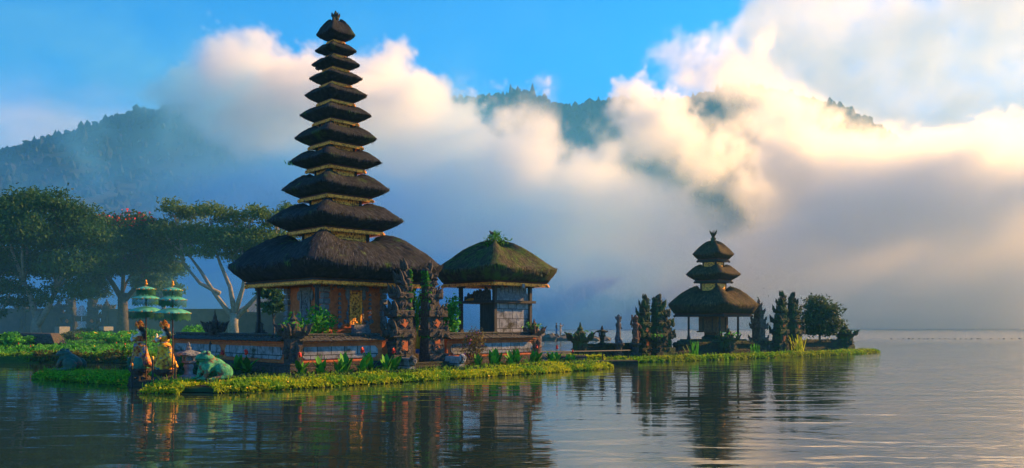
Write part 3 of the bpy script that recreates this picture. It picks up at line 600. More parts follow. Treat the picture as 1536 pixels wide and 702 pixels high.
# ------------------------------------------------------------------ hedges and ground cover
def dist_poly(p, q0, q1): d = q1 - q0; t = np.clip(((p - q0) @ d) / (d @ d), 0, 1); return np.linalg.norm(p - q0 - t[:, None] * d, axis=1)
def hedge(name, path, half, z0, h, n, mat, label, size=.05, group=None, bloom=None, nb=0, cat='hedge'):
    P = np.array(path, float); seg = np.linalg.norm(np.diff(P, axis=0), axis=1); cum = np.concatenate([[0], np.cumsum(seg)]); mb = MB()
    def sample(m, rad):
        s_ = rng.uniform(0, cum[-1], m); X = np.interp(s_, cum, P[:, 0]); Y = np.interp(s_, cum, P[:, 1])
        k = np.clip(np.searchsorted(cum, s_) - 1, 0, len(seg) - 1); D = np.diff(P, axis=0)[k] / seg[k][:, None]; a = rng.uniform(0, math.pi, m); r = rad * rng.uniform(.8, 1.05, m)
        hw = half * (.8 + .45 * fbm(s_ * .9, s_ * 0 + 3.3, 4, 5)); hh = h * (.55 + .9 * fbm(s_ * 1.3, a * 1.2, 4, 9))
        off = np.cos(a) * hw * r
        return np.stack([X - D[:, 1] * off, Y + D[:, 0] * off, z0 + np.sin(a) ** .8 * hh * r], -1)
    # leafless woody core, then the leaf shell
    core = [];
    for k in range(0, 41):
        s_ = cum[-1] * k / 40; X = np.interp(s_, cum, P[:, 0]); Y = np.interp(s_, cum, P[:, 1]); j = min(np.searchsorted(cum, s_ + 1e-6) - 1, len(seg) - 1); D = np.diff(P, axis=0)[j] / seg[j]
        core.append([(X - D[1] * q * half * .62, Y + D[0] * q * half * .62, z0 + zz * h * .55) for q, zz in ((-1, 0), (-.9, .7), (-.3, 1), (.3, 1), (.9, .7), (1, 0))])
    mb.loft([np.array(c) for c in core], 1)
    L_ = sample(n, 1.); alt = fbm(L_[:, 0] * 1.1, L_[:, 1] * 1.1, 3, 21) + rng.normal(0, .05, n) > .53
    mb.leaves(L_[~alt], size, .55); mb.leaves(L_[alt], size * 1.15, .5, mi=3)
    G_ = sample(n // 14, .95); gd = rng.normal(0, .35, (len(G_), 3)); gd[:, 2] = 1; gd *= rng.uniform(.04, .12, (len(G_), 1)); gu = np.column_stack([gd[:, 1], -gd[:, 0], gd[:, 0] * 0]); gu /= np.linalg.norm(gu, axis=1)[:, None] + 1e-9; mb.quads(G_ + gd, gu * .012, gd, 3)
    if bloom is not None: mb.leaves(sample(nb, 1.08), size * .8, .9, mi=2)
    o = mb.build(name, [mat, m_deep, bloom or m_yellow, m_hedge_alt]); return tag(o, label, cat, group)
hedge('grass_bank', [(-11.6, 26.9), (-10.2, 26.5), (-8.2, 28.1), (-4, 32.4), (0, 36.5), (4.0, 40.7), (4.1, 41.6)],     1.15, .02, .31, 42000, m_hedge, 'long yellow green grassy bank along the water edge of the big temple island', .042, bloom=m_yellow, nb=260, cat='bank')
hedge('border_hedge', [(-19.2, 33.5), (-17.4, 32.2), (-15.6, 30.9), (-13.6, 29.7)], .7, .02, .30, 11000, m_moundleaf, 'low bright green hedge on the islet under the dark frog', .055, bloom=m_yellow, nb=160)
hedge('border_hedge', [(-19.0, 34.2), (-16.5, 33.2), (-14.2, 31.6), (-12.8, 30.4)], .6, .02, .26, 3500, m_moundleaf, 'second green hedge behind the dark frog reaching to the statue pedestals', .055)
hedge('grass_bank', [ralong(-4.4, .75), ralong(-2, 1.0), ralong(1, 1.75), ralong(10, 1.9), ralong(20, 1.7), ralong(25.5, .8), ralong(26.6, .2)], .75, .0, .30, 12000, m_turf, 'yellow green grassy bank at the foot of the far pagoda island', .06, cat='bank')
hedge('bank_hedge', [(-60, 46.9), (-45, 47.0), (-34, 46.6), (-26, 46.6), (-20.5, 46.2)], .45, .02, .62, 11000, leafmat('reddish_hedge_leaf', (.06, .05, .02), (.12, .13, .03)), 'brownish clipped hedge along the garden bank on the left shore', .07)
def bush(label, loc, r, h, n, mat, size=.07, name='bush', group=None, bloom=None, nb=0, stem=True):
    o = thing(name, label, 'bush', loc, 0, group)
    cs = rng.normal(0, 1, (9, 3)) * [r * .45, r * .45, h * .2] + [0, 0, h * .58]; k = rng.integers(0, 9, n); d = rng.normal(size=(n, 3)); d /= np.linalg.norm(d, axis=1)[:, None]
    P = cs[k] + d * rng.uniform(.55, 1.05, (n, 1)) * [r * .5, r * .5, h * .36]; P[:, 2] = np.maximum(P[:, 2], .03)
    mb = MB(); mb.leaves(P, size); mb.build('foliage', mat, o)
    if bloom:
        mb = MB(); mb.leaves(P[rng.integers(0, n, nb)] * 1.04, size * .8, .9); mb.build('blossoms', bloom, o)
    if stem:
        mb = MB()
        for c in cs[:6]: mb.tube([(0, 0, 0), (c[0] * .5, c[1] * .5, c[2] * .6), tuple(c)], [.03 * r, .022 * r, .01 * r], 5)
        mb.build('stems', m_bark, o)
    return o
gz = lambda x, y: float(garden_z(x, y)) + .02
for px, Y, r, h, lab, mt in [(12, 58, 1.2, .8, 'round bright green bush at the far left of the garden', m_lush), (105, 66, 1.2, .75, 'dull green bush between the two trees in the garden', m_olive), (135, 70, 1.4, .8, 'low olive bush in front of the garden gate steps', m_olive),
        (170, 62, 2.2, .8, 'wide green bush topped with yellow flowers behind the statues', m_lush), (205, 64, 1.9, .85, 'green bush with yellow blossoms close to the parasols', m_lush), (300, 64, 1.6, 1.1, 'low green bush beyond the left compound wall', m_lush)]:
    bush(lab, (at(px, Y), Y, gz(at(px, Y), Y)), r, h, 1500, mt, .10, bloom=m_yellow if 'yellow' in lab else None, nb=45)
bush('pink flowering shrub with thin reddish twigs before the compound wall', (*along(6.1, .9), .2), .75, 1.75, 900, leafmat('russet_leaf', (.07, .06, .03), (.14, .12, .05)), .05, 'flowering_shrub', bloom=noisemat('pink_petal', [(.3, (.45, .05, .25)), (.7, (.6, .12, .35))], rough=.6), nb=40)
bush('bright green shrub behind the black corner pillar inside the compound', (*along(1.1, -.9), .9), .8, 1.7, 1000, m_lush, .07, 'shrub')
bush('leafy green shrub between the right gate half and the pavilion', (at(676, 38.6), 38.6, .9), .5, 2.5, 1100, m_lush, .09, 'shrub')
def frond_plant(label, loc, h, n=9, mat=m_lush, name='palm_plant'):
    o = thing(name, label, 'plant', loc); mb = MB()
    for k in range(n):
        a = rng.uniform(0, 6.28); l = h * rng.uniform(.75, 1.05); sp = rng.uniform(.12, .3) * h; pts = [np.array([0, 0, 0]), np.array([math.cos(a) * sp * .3, math.sin(a) * sp * .3, l * .6]), np.array([math.cos(a) * sp, math.sin(a) * sp, l])]
        mb.tube(pts, [.022, .016, .005], 4)
        for s_ in np.linspace(.25, 1, 18):
            q = (1 - s_) ** 2 * pts[0] + 2 * s_ * (1 - s_) * pts[1] + s_ ** 2 * pts[2]; mb.leaves(q + rng.normal(0, .05, (3, 3)), .12, .22, .3)
    mb.build('fronds', mat, o); return o
frond_plant('tall bright green palm plant seen through the opening of the split gate', (at(621, 37.4), 37.4, .9), 3.0, 14)
# canna lilies: three models, copied
def canna(label, flower, h, nl, seed):
    o = thing('canna_plant', label, 'flower plant', (0, 0, 0)); lf = MB(); r_ = random.Random(seed)
    for k in range(nl):
        a = r_.uniform(0, 6.28); L = h * r_.uniform(.55, .9); tilt = r_.uniform(.25, .8); z0 = r_.uniform(.0, .35) * h; wd = L * .17; rings = []
        for s_ in np.linspace(0, 1, 6):
            w_ = wd * math.sin(math.pi * min(1, .12 + s_ * .88)) + .004; out = L * tilt * s_; up = z0 + L * (s_ * (1.15 - .5 * tilt) - .35 * tilt * s_ * s_ * 1.2)
            c = np.array([math.cos(a) * out, math.sin(a) * out, up]); t = np.array([-math.sin(a), math.cos(a), 0]) * w_; rings.append(np.array([c - t, c + np.array([0, 0, -.012]), c + t, c + np.array([0, 0, .012 - w_ * .3])]))
        lf.loft(rings)
    lf.build('leaves', m_lush, o)
    s_ = MB(); s_.tube([(0, 0, 0), (.01, .01, h * .6), (.02, 0, h * 1.05)], [.018, .014, .008], 5); s_.build('stem', m_lush, o)
    if flower:
        f = MB()
        for k in range(6): f.ball((.02 + r_.uniform(-.05, .05), r_.uniform(-.05, .05), h * 1.05 + r_.uniform(-.06, .09)), (.055, .055, .075), sub=1, jitter=.25)
        f.build('blossom', flower, o)
    return o
CG = 'canna plants along the walls and bank'
c_red = canna('red canna plant', m_red, 1.0, 11, 3); c_yel = canna('yellow canna plant', m_yellow, 1.05, 10, 5); c_grn = canna('leafy canna', None, .85, 12, 8)
spots = []
for t, off, k, s_ in [(-.25, 1.25, 'r', .75), (.35, 1.3, 'g', .9), (.75, 1.6, 'g', .8), (1.15, 1.25, 'g', 1.0), (1.6, 1.5, 'r', .85), (2.0, 1.2, 'g', 1.0), (2.35, 1.6, 'g', .9), (2.75, 1.35, 'r', .8), (5.9, 1.55, 'g', .8), (6.5, 1.6, 'g', .95), (6.9, 1.3, 'g', 1.0), (7.3, 1.65, 'g', .9), (7.8, 1.3, 'g', .95), (8.3, 1.6, 'g', .85), (8.8, 1.25, 'r', .8), (9.3, 1.55, 'g', .8), (9.9, 1.2, 'r', .75), (10.4, 1.3, 'g', .6), (11.0, .9, 'r', .55)]:
    spots.append((*along(t, off), .15, k, s_))
for s0, off, k, s_ in [(.8, 1.2, 'r', .8), (1.5, 1.1, 'g', .9), (2.2, 1.3, 'r', .75), (2.9, 1.1, 'g', .85), (3.7, 1.2, 'g', .8), (5.2, 1.0, 'g', .8)]:
    spots.append((-8.6 - s0 - off * .7, 31.1 + s0 - off * .7, .15, k, s_))
spots.append((-13.9, 30.6, .2, 'g', .7))
first = {'r': c_red, 'y': c_yel, 'g': c_grn}; used = set()
LAB = {'r': 'canna plant with a red flower beside the compound wall', 'g': 'broad leaved green canna without flowers by the compound wall', 'y': 'canna with a yellow flower on the garden bank'}
LAB2 = {'r': 'canna with a red flower in the bed on the left garden bank', 'g': 'leafy green canna in the flower bed on the left garden bank', 'y': 'canna with a yellow flower in the bed on the left garden bank'}
def plant(x, y, z, k, s_, lab, grp):
    rz = random.uniform(0, 6.28)
    if k in used: return copy_thing(first[k], (x, y, z), rz, lab, s_, grp)
    used.add(k); o = first[k]; o.location = (x, y, z); o.rotation_euler.z = rz; o.scale = (s_,) * 3; o['label'] = lab; o['group'] = grp; return o
for x, y, z, k, s_ in spots: plant(x, y, z, k, s_ * 1.15, LAB[k], 'canna plants along the temple wall')
for j in range(30):
    px = rng.uniform(2, 215); Y = rng.uniform(48.5, 53); k = rng.choice(['r', 'g', 'g', 'g', 'g', 'y']); plant(at(px, Y), Y, gz(at(px, Y), Y), k, rng.uniform(.32, .52), LAB2[k], 'cannas in the garden bank flower bed')
# low leafy ground cover between hedge and wall, and lawn blades on the garden bank: uncountable
mb = MB(); n = 9000; t = rng.uniform(-1, 11.2, n); off = rng.uniform(.5, 2.6, n); P = W0 + np.outer(t, [1, 1]) + np.outer(off, [.707, -.707]); mb.leaves(np.column_stack([P, .2 + rng.uniform(0, .16, n)]), .07, .4)
n = 4500; t = rng.uniform(-.5, 7, n); off = rng.uniform(.5, 3.0, n); P = W0 + np.outer(t, [-1, 1]) + np.outer(off, [-.707, -.707]); mb.leaves(np.column_stack([P, .2 + rng.uniform(0, .16, n)]), .07, .4)
tag(mb.build('ground_cover', m_deep), 'low dark green leaves covering the soil before the compound wall', 'ground cover', kind='stuff')
mb = MB(); n = 26000; X = rng.uniform(-62, -19, n); Y = 47 + rng.uniform(0, 1, n) ** 1.5 * 30; mb.leaves(np.column_stack([X, Y, garden_z(X, Y) + rng.uniform(0, .14, n)]), .10, .3, -.6)
tag(mb.build('lawn_grass', m_lush), 'green grass and weeds on the left garden bank', 'grass', kind='stuff')

# ------------------------------------------------------------------ trees
def tree(name, label, loc, height, trunk, clumps, nleaf, lsize, lmat, bmat, group=None, bloom=None, spread=(1, 1, 1)):
    """trunk: list of (pts, radii) limbs; clumps: (x,y,z,rx,rz) crown masses, each reached by its own limb"""
    o = thing(name, label, 'tree', loc, 0, group); tb = MB()
    for pts, rad in trunk: tb.tube(pts, rad, 8)
    fork = np.array(trunk[0][0][-1]); r0 = trunk[0][1][-1]
    for (x, y, z, rx, rz_) in clumps:
        src = min((np.array(t[0][-1]) for t in trunk), key=lambda q: np.hypot(q[0] - x, q[1] - y) + .25 * abs(z - q[2])); e = np.array([x, y, z - rz_ * .2]); L = np.linalg.norm(e - src)
        m1 = src + (e - src) * .35 + rng.normal(0, .06 * L, 3) + [0, 0, .08 * L]; m2 = src + (e - src) * .7 + rng.normal(0, .06 * L, 3) + [0, 0, .06 * L]; rb = max(.05, r0 * .45 * min(1, L / 4))
        tb.tube([src, m1, m2, e], [rb, rb * .75, rb * .45, rb * .12], 6)
        for _ in range(5):
            f = m2 + (e - m2) * rng.uniform(-.6, .8); g = f + rng.normal(0, 1, 3) * [rx * .5, rx * .5, rz_ * .5] + [0, 0, rz_ * .3]; tb.tube([f, (f + g) / 2 + rng.normal(0, .1, 3), g], [rb * .28, rb * .18, rb * .05], 4)
    tb.build('trunk', bmat, o, smooth=True)
    C = np.array(clumps); wt = C[:, 3] ** 2 * C[:, 4]; k = rng.choice(len(C), nleaf, p=wt / wt.sum()); 
    # leaf sprays gathered in tufts so that gaps show between them
    nt_ = max(20, nleaf // 45); kt = rng.choice(len(C), nt_, p=wt / wt.sum()); d = rng.normal(size=(nt_, 3)); d /= np.linalg.norm(d, axis=1)[:, None]; d[:, 2] = np.where(d[:, 2] < -.3, d[:, 2] * .35, d[:, 2])
    T = C[kt, :3] + d * (rng.uniform(.25, 1, (nt_, 1)) ** .5) * C[kt][:, [3, 3, 4]]
    j = rng.integers(0, nt_, nleaf); s_ = C[kt[j], 3] * .17 + .1
    P = T[j] + rng.normal(0, 1, (nleaf, 3)) * (s_[:, None] * [1.15, 1.15, .62])
    cb_ = MB(); cb_.leaves(P, lsize, .55, .2); cb_.build('crown', lmat, o)
    if bloom:
        top = P[P[:, 2] > np.quantile(P[:, 2], .9)]; b_ = MB(); q = top[rng.integers(0, len(top), 500)]; b_.leaves(q + [0, 0, .15], lsize * .8, .9); b_.build('blossoms', bloom, o)
    return o
def clumps_from_px(lst, Y, bx, bz): return [((px - 768) / 1205 * (Y + dy) - bx, dy, 2.2 + (487 - py) / 1205 * (Y + dy) - bz, r / 1205 * Y, rz / 1205 * Y) for px, py, r, rz, dy in lst]
m_leafA = leafmat('dark_tree_leaf', (.018, .070, .026), (.05, .13, .04), .35, .25); m_leafB = leafmat('grey_green_tree_leaf', (.025, .08, .03), (.07, .15, .05), .35, .25); m_leafC = leafmat('olive_tree_leaf', (.05, .11, .025), (.12, .21, .06), .4, .25)
Y = 72.; bx, bz = at(55, Y), 1.0; u = Y / 1205
tree('garden_tree', 'big dark leafy tree with a twisted forked trunk at the left edge', (bx, Y, bz), 14, [([(0, 0, -.3), (-.1, 0, 1.2), (.05, .1, 2.4)], [.55, .38, .32]), ([(.02, 0, 1.0), (.9, .1, 2.6), (1.6, .2, 4.2)], [.30, .25, .2]), ([(0, 0, 1.6), (-.5, .1, 3.4), (-1.1, 0, 5.0)], [.30, .24, .18])],
    clumps_from_px([(15, 322, 32, 26, 0), (45, 306, 34, 22, 2), (78, 304, 26, 18, -1), (110, 326, 36, 24, 1), (140, 345, 24, 18, 2), (-10, 450, 26, 18, 1), (115, 440, 24, 16, -1), (40, 452, 26, 14, 1), (75, 446, 20, 12, -1), (-5, 470, 16, 12, 0), (-15, 345, 40, 30, -1), (35, 350, 44, 30, -2), (85, 360, 44, 30, 2), (135, 355, 34, 26, 0), (10, 395, 42, 30, 1), (60, 400, 42, 26, 3), (110, 400, 40, 26, -1), (-20, 425, 30, 26, 0), (90, 430, 26, 14, 1), (20, 432, 26, 16, 0), (156, 385, 22, 20, 1)], Y, bx, bz), 56000, .11, m_leafA, m_palebark)
Y = 80.; bx, bz = at(183, Y), 1.15
tree('garden_tree', 'second dark tree with red blossoms on top behind the parasols', (bx, Y, bz), 12, [([(0, 0, -.3), (.1, 0, 2.0), (0, .1, 4.2)], [.7, .52, .45]), ([(0, 0, 3.2), (1.2, .1, 4.6), (2.2, 0, 6.2)], [.3, .24, .16]), ([(0, 0, 3.6), (-1.0, .1, 5.2), (-2, 0, 6.6)], [.3, .24, .16])],
    clumps_from_px([(168, 336, 22, 14, 0), (196, 330, 22, 12, 1), (222, 342, 22, 14, -1), (245, 356, 18, 14, 0), (150, 365, 30, 22, 1), (190, 365, 36, 22, -1), (235, 372, 30, 22, 1), (160, 400, 30, 22, 0), (205, 400, 32, 20, 2), (140, 425, 20, 16, 0), (245, 400, 22, 16, 0), (135, 412, 18, 16, 0), (222, 428, 22, 14, 0), (150, 440, 14, 12, 1)], Y, bx, bz), 36000, .115, m_leafB, m_bark, bloom=m_red)
Y = 78.; bx, bz = at(350, Y), 1.1
pb = lambda px, py, dy=0: ((px - 768) / 1205 * (Y + dy) - bx, dy, 2.2 + (487 - py) / 1205 * (Y + dy) - bz)
tree('umbrella_tree', 'wide crowned tree with pale bare branches fanning out behind the pagoda', (bx, Y, bz), 13, [([(0, 0, -.3), (0, 0, 1.2), pb(352, 470)], [.62, .46, .40]), ([pb(350, 478), pb(322, 440), pb(300, 405), pb(285, 385)], [.27, .2, .15, .09]), ([pb(352, 470), pb(345, 430), pb(330, 395), pb(322, 370)], [.28, .21, .15, .09]),
     ([pb(353, 468), pb(365, 430), pb(368, 395), pb(362, 372)], [.28, .21, .15, .09]), ([pb(355, 476), pb(385, 445), pb(405, 415), pb(412, 392)], [.26, .2, .14, .08]), ([pb(330, 440), pb(300, 425), pb(275, 395)], [.22, .16, .1])],
    clumps_from_px([(258, 312, 20, 12, 0), (285, 322, 24, 14, 2), (318, 316, 22, 12, -1), (350, 328, 26, 14, 1), (384, 322, 22, 12, 0), (412, 334, 18, 12, 1), (432, 318, 20, 12, 6), (250, 348, 24, 18, 0), (290, 355, 34, 20, 1), (335, 360, 38, 22, 0), (380, 362, 36, 22, 1), (410, 370, 28, 22, 0), (262, 375, 22, 14, 1), (244, 388, 16, 12, 0), (300, 378, 24, 14, -1), (352, 384, 24, 14, 1), (402, 392, 20, 14, 0), (425, 360, 20, 20, 2)], Y, bx, bz), 30000, .11, m_leafC, m_palebark)
Y = 100.; bx, bz = at(245, Y), 1.2
tree('garden_tree', 'dark blue green tree standing behind the two green parasols', (bx, Y, bz), 9, [([(0, 0, -.3), (.1, 0, 2.0), (0, .1, 3.6)], [.4, .3, .25])], clumps_from_px([(225, 415, 22, 16, 0), (250, 405, 24, 16, 1), (240, 435, 26, 14, 0), (215, 440, 16, 12, 0)], Y, bx, bz), 7000, .2, m_leafA, m_bark)
Y = 60.; bx, bz = at(410, Y), 1.0
tree('young_tree', 'slim feathery young tree between the umbrella tree and the shrine', (bx, Y, bz), 4, [([(0, 0, -.3), (.05, 0, .8), (0, .0, 1.6)], [.10, .08, .06])], clumps_from_px([(402, 440, 12, 9, 0), (418, 445, 12, 12, 0), (410, 462, 14, 10, 0)], Y, bx, bz), 1500, .12, m_leafB, m_bark)
Y = 62.5; bx, bz = at(1228, Y), .3
tree('round_bush_tree', 'round dark bushy tree among the stone shrines of the far island', (bx, Y, bz), 4, [([(0, 0, -.3), (.05, 0, .5), (.1, 0, 1.1)], [.12, .10, .08])], clumps_from_px([(1225, 458, 17, 13, 0), (1240, 472, 20, 16, .3), (1220, 480, 16, 16, -.3), (1232, 495, 18, 12, 0), (1252, 488, 11, 12, 0), (1212, 495, 10, 10, 0)], Y, bx, bz), 6500, .09, m_olive, m_bark)
# ------------------------------------------------------------------ the far island: three-roofed pagoda, split gates, shrines
RC = (at(1070, 56), 56.0)
pg = thing('pagoda', 'small brown thatched pagoda of three roofs on the far right island', 'pagoda', (*RC, 0), A45)
T3 = [(3.14, 2.70, 2.78, 3.42, 4.62, 1.15), (1.90, 1.30, 5.12, 5.62, 6.25, .90), (1.44, 1.10, 6.58, 7.0, 7.86, .22)]
for k, (de, df, zf, zt, zs, ds) in enumerate(T3):
    thatch('thatch_roof', pg, de, df, zf + .16, zt, zs, ds, ds * .8, (m_thatch_brown, m_strand_brown), [3600, 1800, 1400][k], peak=k == 2, puff=.95, p=6); fascia(pg, df, zf, .15, mat=m_wood)
    if k:
        d = (.86, .70)[k - 1]; neck(pg, d, T3[k - 1][4] - .12, zf - .02)
p = MB(); p.lathe([(.26, 7.8), (.22, 8.0), (.16, 8.1), (.2, 8.2), (.08, 8.34)], 8)
for k in range(30): a = rng.uniform(0, 6.28); p.tube([(0, 0, 8.2), (.16 * math.cos(a), .16 * math.sin(a), 8.5), (.26 * math.cos(a), .26 * math.sin(a), 8.75 + rng.uniform(-.15, .1))], [.04, .03, .01], 4)
p.build('pinnacle', m_moss, pg, rough_=.02)
p = MB(); p.box((0, 0, .55), (3.6, 3.6, 1.1), bev=.03); p.box((0, 0, 1.14), (3.3, 3.3, .1)); p.build('plinth', m_moss, pg, rough_=.015)
d = 1.72 / 2 ** .5 * 1.0
for X, Y_ in ((-1, -1), (1, -1), (-1, 1), (1, 1)): p = MB(); p.box((X * d, Y_ * d, 2.0), (.11, .11, 1.65), bev=.01); p.box((X * d, Y_ * d, 1.3), (.2, .2, .3), taper=.7); p.build('post', m_wood, pg)
m_redwood = noisemat('carved_red_wood', [(.3, (.05, .022, .012)), (.55, (.16, .075, .035)), (.8, (.30, .17, .07))], scale=14, rough=.7, bump=.7, bscale=20)
p = MB(); p.box((0, 0, 2.25), (1.45, 1.45, 1.0), bev=.02); p.box((0, 0, 1.72), (1.65, 1.65, .1)); p.box((0, 0, 1.45), (.9, .9, .5)); p.box((0, 0, 2.78), (2.6, 2.6, .05)); p.build('chamber', m_redwood, pg)
p = MB()
for s_ in (-1, 1):
    p = MB(); p.box((s_ * .36, -.735, 2.25), (.05, .05, .9)); p.build('mullion', m_wood, pg); p = MB(); p.box((-.735, s_ * .36, 2.25), (.05, .05, .9)); p.build('mullion', m_wood, pg)
p = MB(); p.ball((0, 0, 1.3), (.75, .75, .28), sub=2, jitter=.08); p.build('turtle_base', m_mossdk, pg)

def moss_wall(label, t0, t1, off=0.):
    L = t1 - t0; o = thing('island_wall', label, 'wall', (*ralong(t0, off), 0), RA); p = MB()
    p.box((L / 2, 0, .22), (L, .6, .56), bev=.03); p.box((L / 2, 0, .66), (L, .42, .40)); p.box((L / 2, 0, .90), (L, .56, .10), bev=.03)
    n = max(2, int(L / .55))
    for k in range(n): p.box(((k + .5) * L / n, 0, 1.01 + rng.normal(0, .008)), (L / n * .97, .50, .13), taper=.85, bev=.03)
    p.build('masonry', m_mossdk, o, rough_=.016)
    q = MB(); n = int(L * 40); q.leaves(np.stack([rng.uniform(0, L, n), rng.choice([-.28, -.2, 0.], n), rng.choice([.5, .9, 1.08], n) + rng.normal(0, .05, n)], -1), .045); q.build('moss_tufts', m_olive, o); return o
moss_wall('mossy low stone wall left of the far island split gate, behind the statues', -3.3, .55, -.2)
moss_wall('mossy low stone wall in front of the small three-roofed pagoda', 4.3, 14.2)
moss_wall('mossy low stone wall below the round bushy tree', 17.6, 23.2)
def far_gate(label, t, side, H, W, mat, grp, off=.1, dep=.9): return split_gate_half('split_gate', label, ralong(t, off), RA, side, H, W, mat, grp, m_olive, dep, 110)
far_gate('tall mossy left half of the split gate beside the red statue', 1.65, -1, 3.85, .85, m_moss, 'split gate left of the small pagoda')
far_gate('wide mossy right half of the split gate nearest the small pagoda on its left', 2.25, 1, 3.85, 1.55, m_moss, 'split gate left of the small pagoda')
far_gate('mossy gate half with a thin spire right of the small pagoda, its left half', 15.6, -1, 4.3, 1.15, m_moss, 'split gate right of the small pagoda')
far_gate('mossy gate half with a thin spire beside the round bushy tree, its right half', 16.3, 1, 4.25, 1.25, m_moss, 'split gate right of the small pagoda')
def stone_stack(name, label, loc, H, W, mat, rz=RA, cat='shrine', seed=0):
    o = thing(name, label, cat, (loc[0], loc[1], 0), rz); p = MB(); z = 0
    for f, h in ((1, .16), (.8, .14), (.95, .06), (.62, .18), (.85, .06), (.7, .12), (.48, .12), (.55, .04), (.25, .12)):
        p.box((0, 0, (z + h / 2) * H), (W * f, W * f, h * H + .004), bev=.03, taper=.94)
        for k in range(4): flame(p, rotz(k * math.pi / 2 + A45) @ np.array([W * f * .62, 0, (z + h) * H - .05]), .07 * H, .16 * W, .1 * W, k * math.pi / 2 + A45)
        for k in range(2): M = rotz(-k * math.pi / 2); q = MB(); scrolls(q, -W * f * .4, W * f * .4, -W * f / 2, z * H + .02, (z + h) * H - .02, 6, .14 * W); p.merge(q, M)
        z += h
    p.build('carved_body', mat, o, rough_=.02); q = MB(); q.lathe([(W * .14, z * H - .03), (W * .09, z * H + .05 * H), (W * .11, z * H + .07 * H), (.02, z * H + .13 * H)], 7); q.build('finial', mat, o, rough_=.01)
    q = MB(); q.leaves(rng.normal(0, 1, (90, 3)) * [W * .35, W * .35, .25 * H] + [0, 0, .6 * H], .05); q.build('fern_foliage', m_olive, o); return o
stone_stack('carved_shrine', 'reddish grey carved stone shrine just right of the small pagoda', (at(1138, 57), 57), 3.6, 1.05, noisemat('pinkish_stone', [(.3, (.05, .035, .03)), (.6, (.14, .10, .08)), (.85, (.24, .18, .15))], scale=6, rough=.95, bump=.9, bscale=14, patch=((.05, .07, .03), .56, .68), pscale=1.7))
finial_pillar('mossy squat pillar with a bulbous top at the left end of the far island', ralong(-3.75), 1.25, .62, 1.15, m_moss, rz=RA)
finial_pillar('mossy corner pillar with a bulbous finial at the right end of the far island', ralong(23.55), 1.35, .85, 1.0, m_moss, rz=RA)
finial_pillar('short mossy pillar before the small pagoda, standing in the middle of the wall', ralong(8.9, .55), 1.15, .62, .85, m_moss, rz=RA)
finial_pillar('slim dark lantern pillar in front of the left split gate half', ralong(1.55, 1.0), 1.1, .40, .9, m_mossdk, rz=RA)
def lantern(label, loc, H, mat, ped=0.):
    o = thing('stone_lantern', label, 'lantern', loc, A45); p = MB()
    p.lathe([(.28, -ped), (.28, .0), (.32, .02), (.30, .1), (.15, .16), (.12, .3), (.17, .42), (.14, .5), (.22, .54), (.24, .60)], 10); p.build('pedestal', mat, o, rough_=.008)
    p = MB()
    for X, Y_ in ((-1, -1), (1, -1), (-1, 1), (1, 1)): p.box((X * .12, Y_ * .12, .69), (.06, .06, .18))
    p.box((0, 0, .69), (.16, .16, .17)); p.build('light_box', mat, o)
    p = MB(); p.loft([sq_ring(.34, .78, 16, 5, .05), sq_ring(.33, .84, 16, 5, .06), sq_ring(.16, .93, 16, 4, .0), sq_ring(.09, .96, 16, 3)]); p.lathe([(.08, .95), (.10, 1.02), (.05, 1.08), (.06, 1.12), (.01, 1.22)], 8); p.build('lantern_roof', mat, o, rough_=.006); o.scale = (H / 1.22,) * 3; return o
lantern('grey stone lantern standing between the goddess statues and the green frog', (at(283, 29.2), 29.2, .22), 1.35, m_grey)
lantern('small dark stone lantern on the wall between the squat pillar and the two far statues', (*ralong(-2.03), 1.0), 1.15, m_mossdk)
# jetty rail, pipe and low pier between the islands
p = thing('water_pipe', 'thin blue grey pipe running above the water between the two islands', 'pipe', (0, 0, 0))
a0 = np.array([at(806, 42), 42, zp(527.5, 42)]); a1 = np.array([at(945, 47), 47, zp(525.5, 47)]); q = MB(); q.tube([a0, (a0 + a1) / 2 - [0, 0, .02], a1], .035, 8); q.build('pipe', noisemat('blue_grey_paint', [(.3, (.02, .027, .04)), (.7, (.045, .06, .085))], rough=.6), p)
q = MB()
for f in (.02, .35, .68, .98): c = a0 + (a1 - a0) * f; q.box((c[0], c[1], c[2] / 2 - .35), (.06, .06, c[2] + .62))
q.build('supports', m_wood, p)
o = thing('stone_causeway', 'low dark stone causeway just above the water between the islands', 'causeway', (at(885, 44.5), 44.5, 0), .28); q = MB(); q.box((0, 0, .02), (5.4, .9, .40), bev=.04); q.build('deck', m_mossdk, o, rough_=.02); q = MB(); q.box((-1.1, .0, .36), (1.6, .6, .3), bev=.06); q.build('step_block', m_dark, o, rough_=.02)
hedge('border_hedge', [(at(836, 45.5), 45.5), (at(872, 45.8), 45.8), (at(905, 46), 46)], .5, .05, .42, 1800, m_hedge, 'short yellow green hedge behind the low stone causeway', .055)
def turf_tuft(label, loc, n, h, mat=m_lush, cat='plant', name='leafy_plant'):
    o = thing(name, label, cat, loc); q = MB(); P = rng.normal(0, .16, (n, 3)); P[:, 2] = 0; a = rng.normal(0, .25, (n, 2)); D = np.column_stack([a, np.ones(n)]) * (h * rng.uniform(.35, .6, (n, 1))); U = np.column_stack([D[:, 1], -D[:, 0], D[:, 0] * 0 + .01]); U /= np.linalg.norm(U, axis=1)[:, None]; q.quads(P + D, U * .035, D); q.build('leaves', mat, o); return o
turf_tuft('yellow flowered leafy plant growing at the foot of the far island gate', (*ralong(5.0, .9), .2), 26, .85)
turf_tuft('leafy green plants at the foot of the mossy gate right of the small pagoda', (*ralong(15.9, 1.1), .2), 30, 1.1, m_hedge)
turf_tuft('leafy plant below the reddish carved stone shrine', (*ralong(11.2, .9), .2), 26, .6)

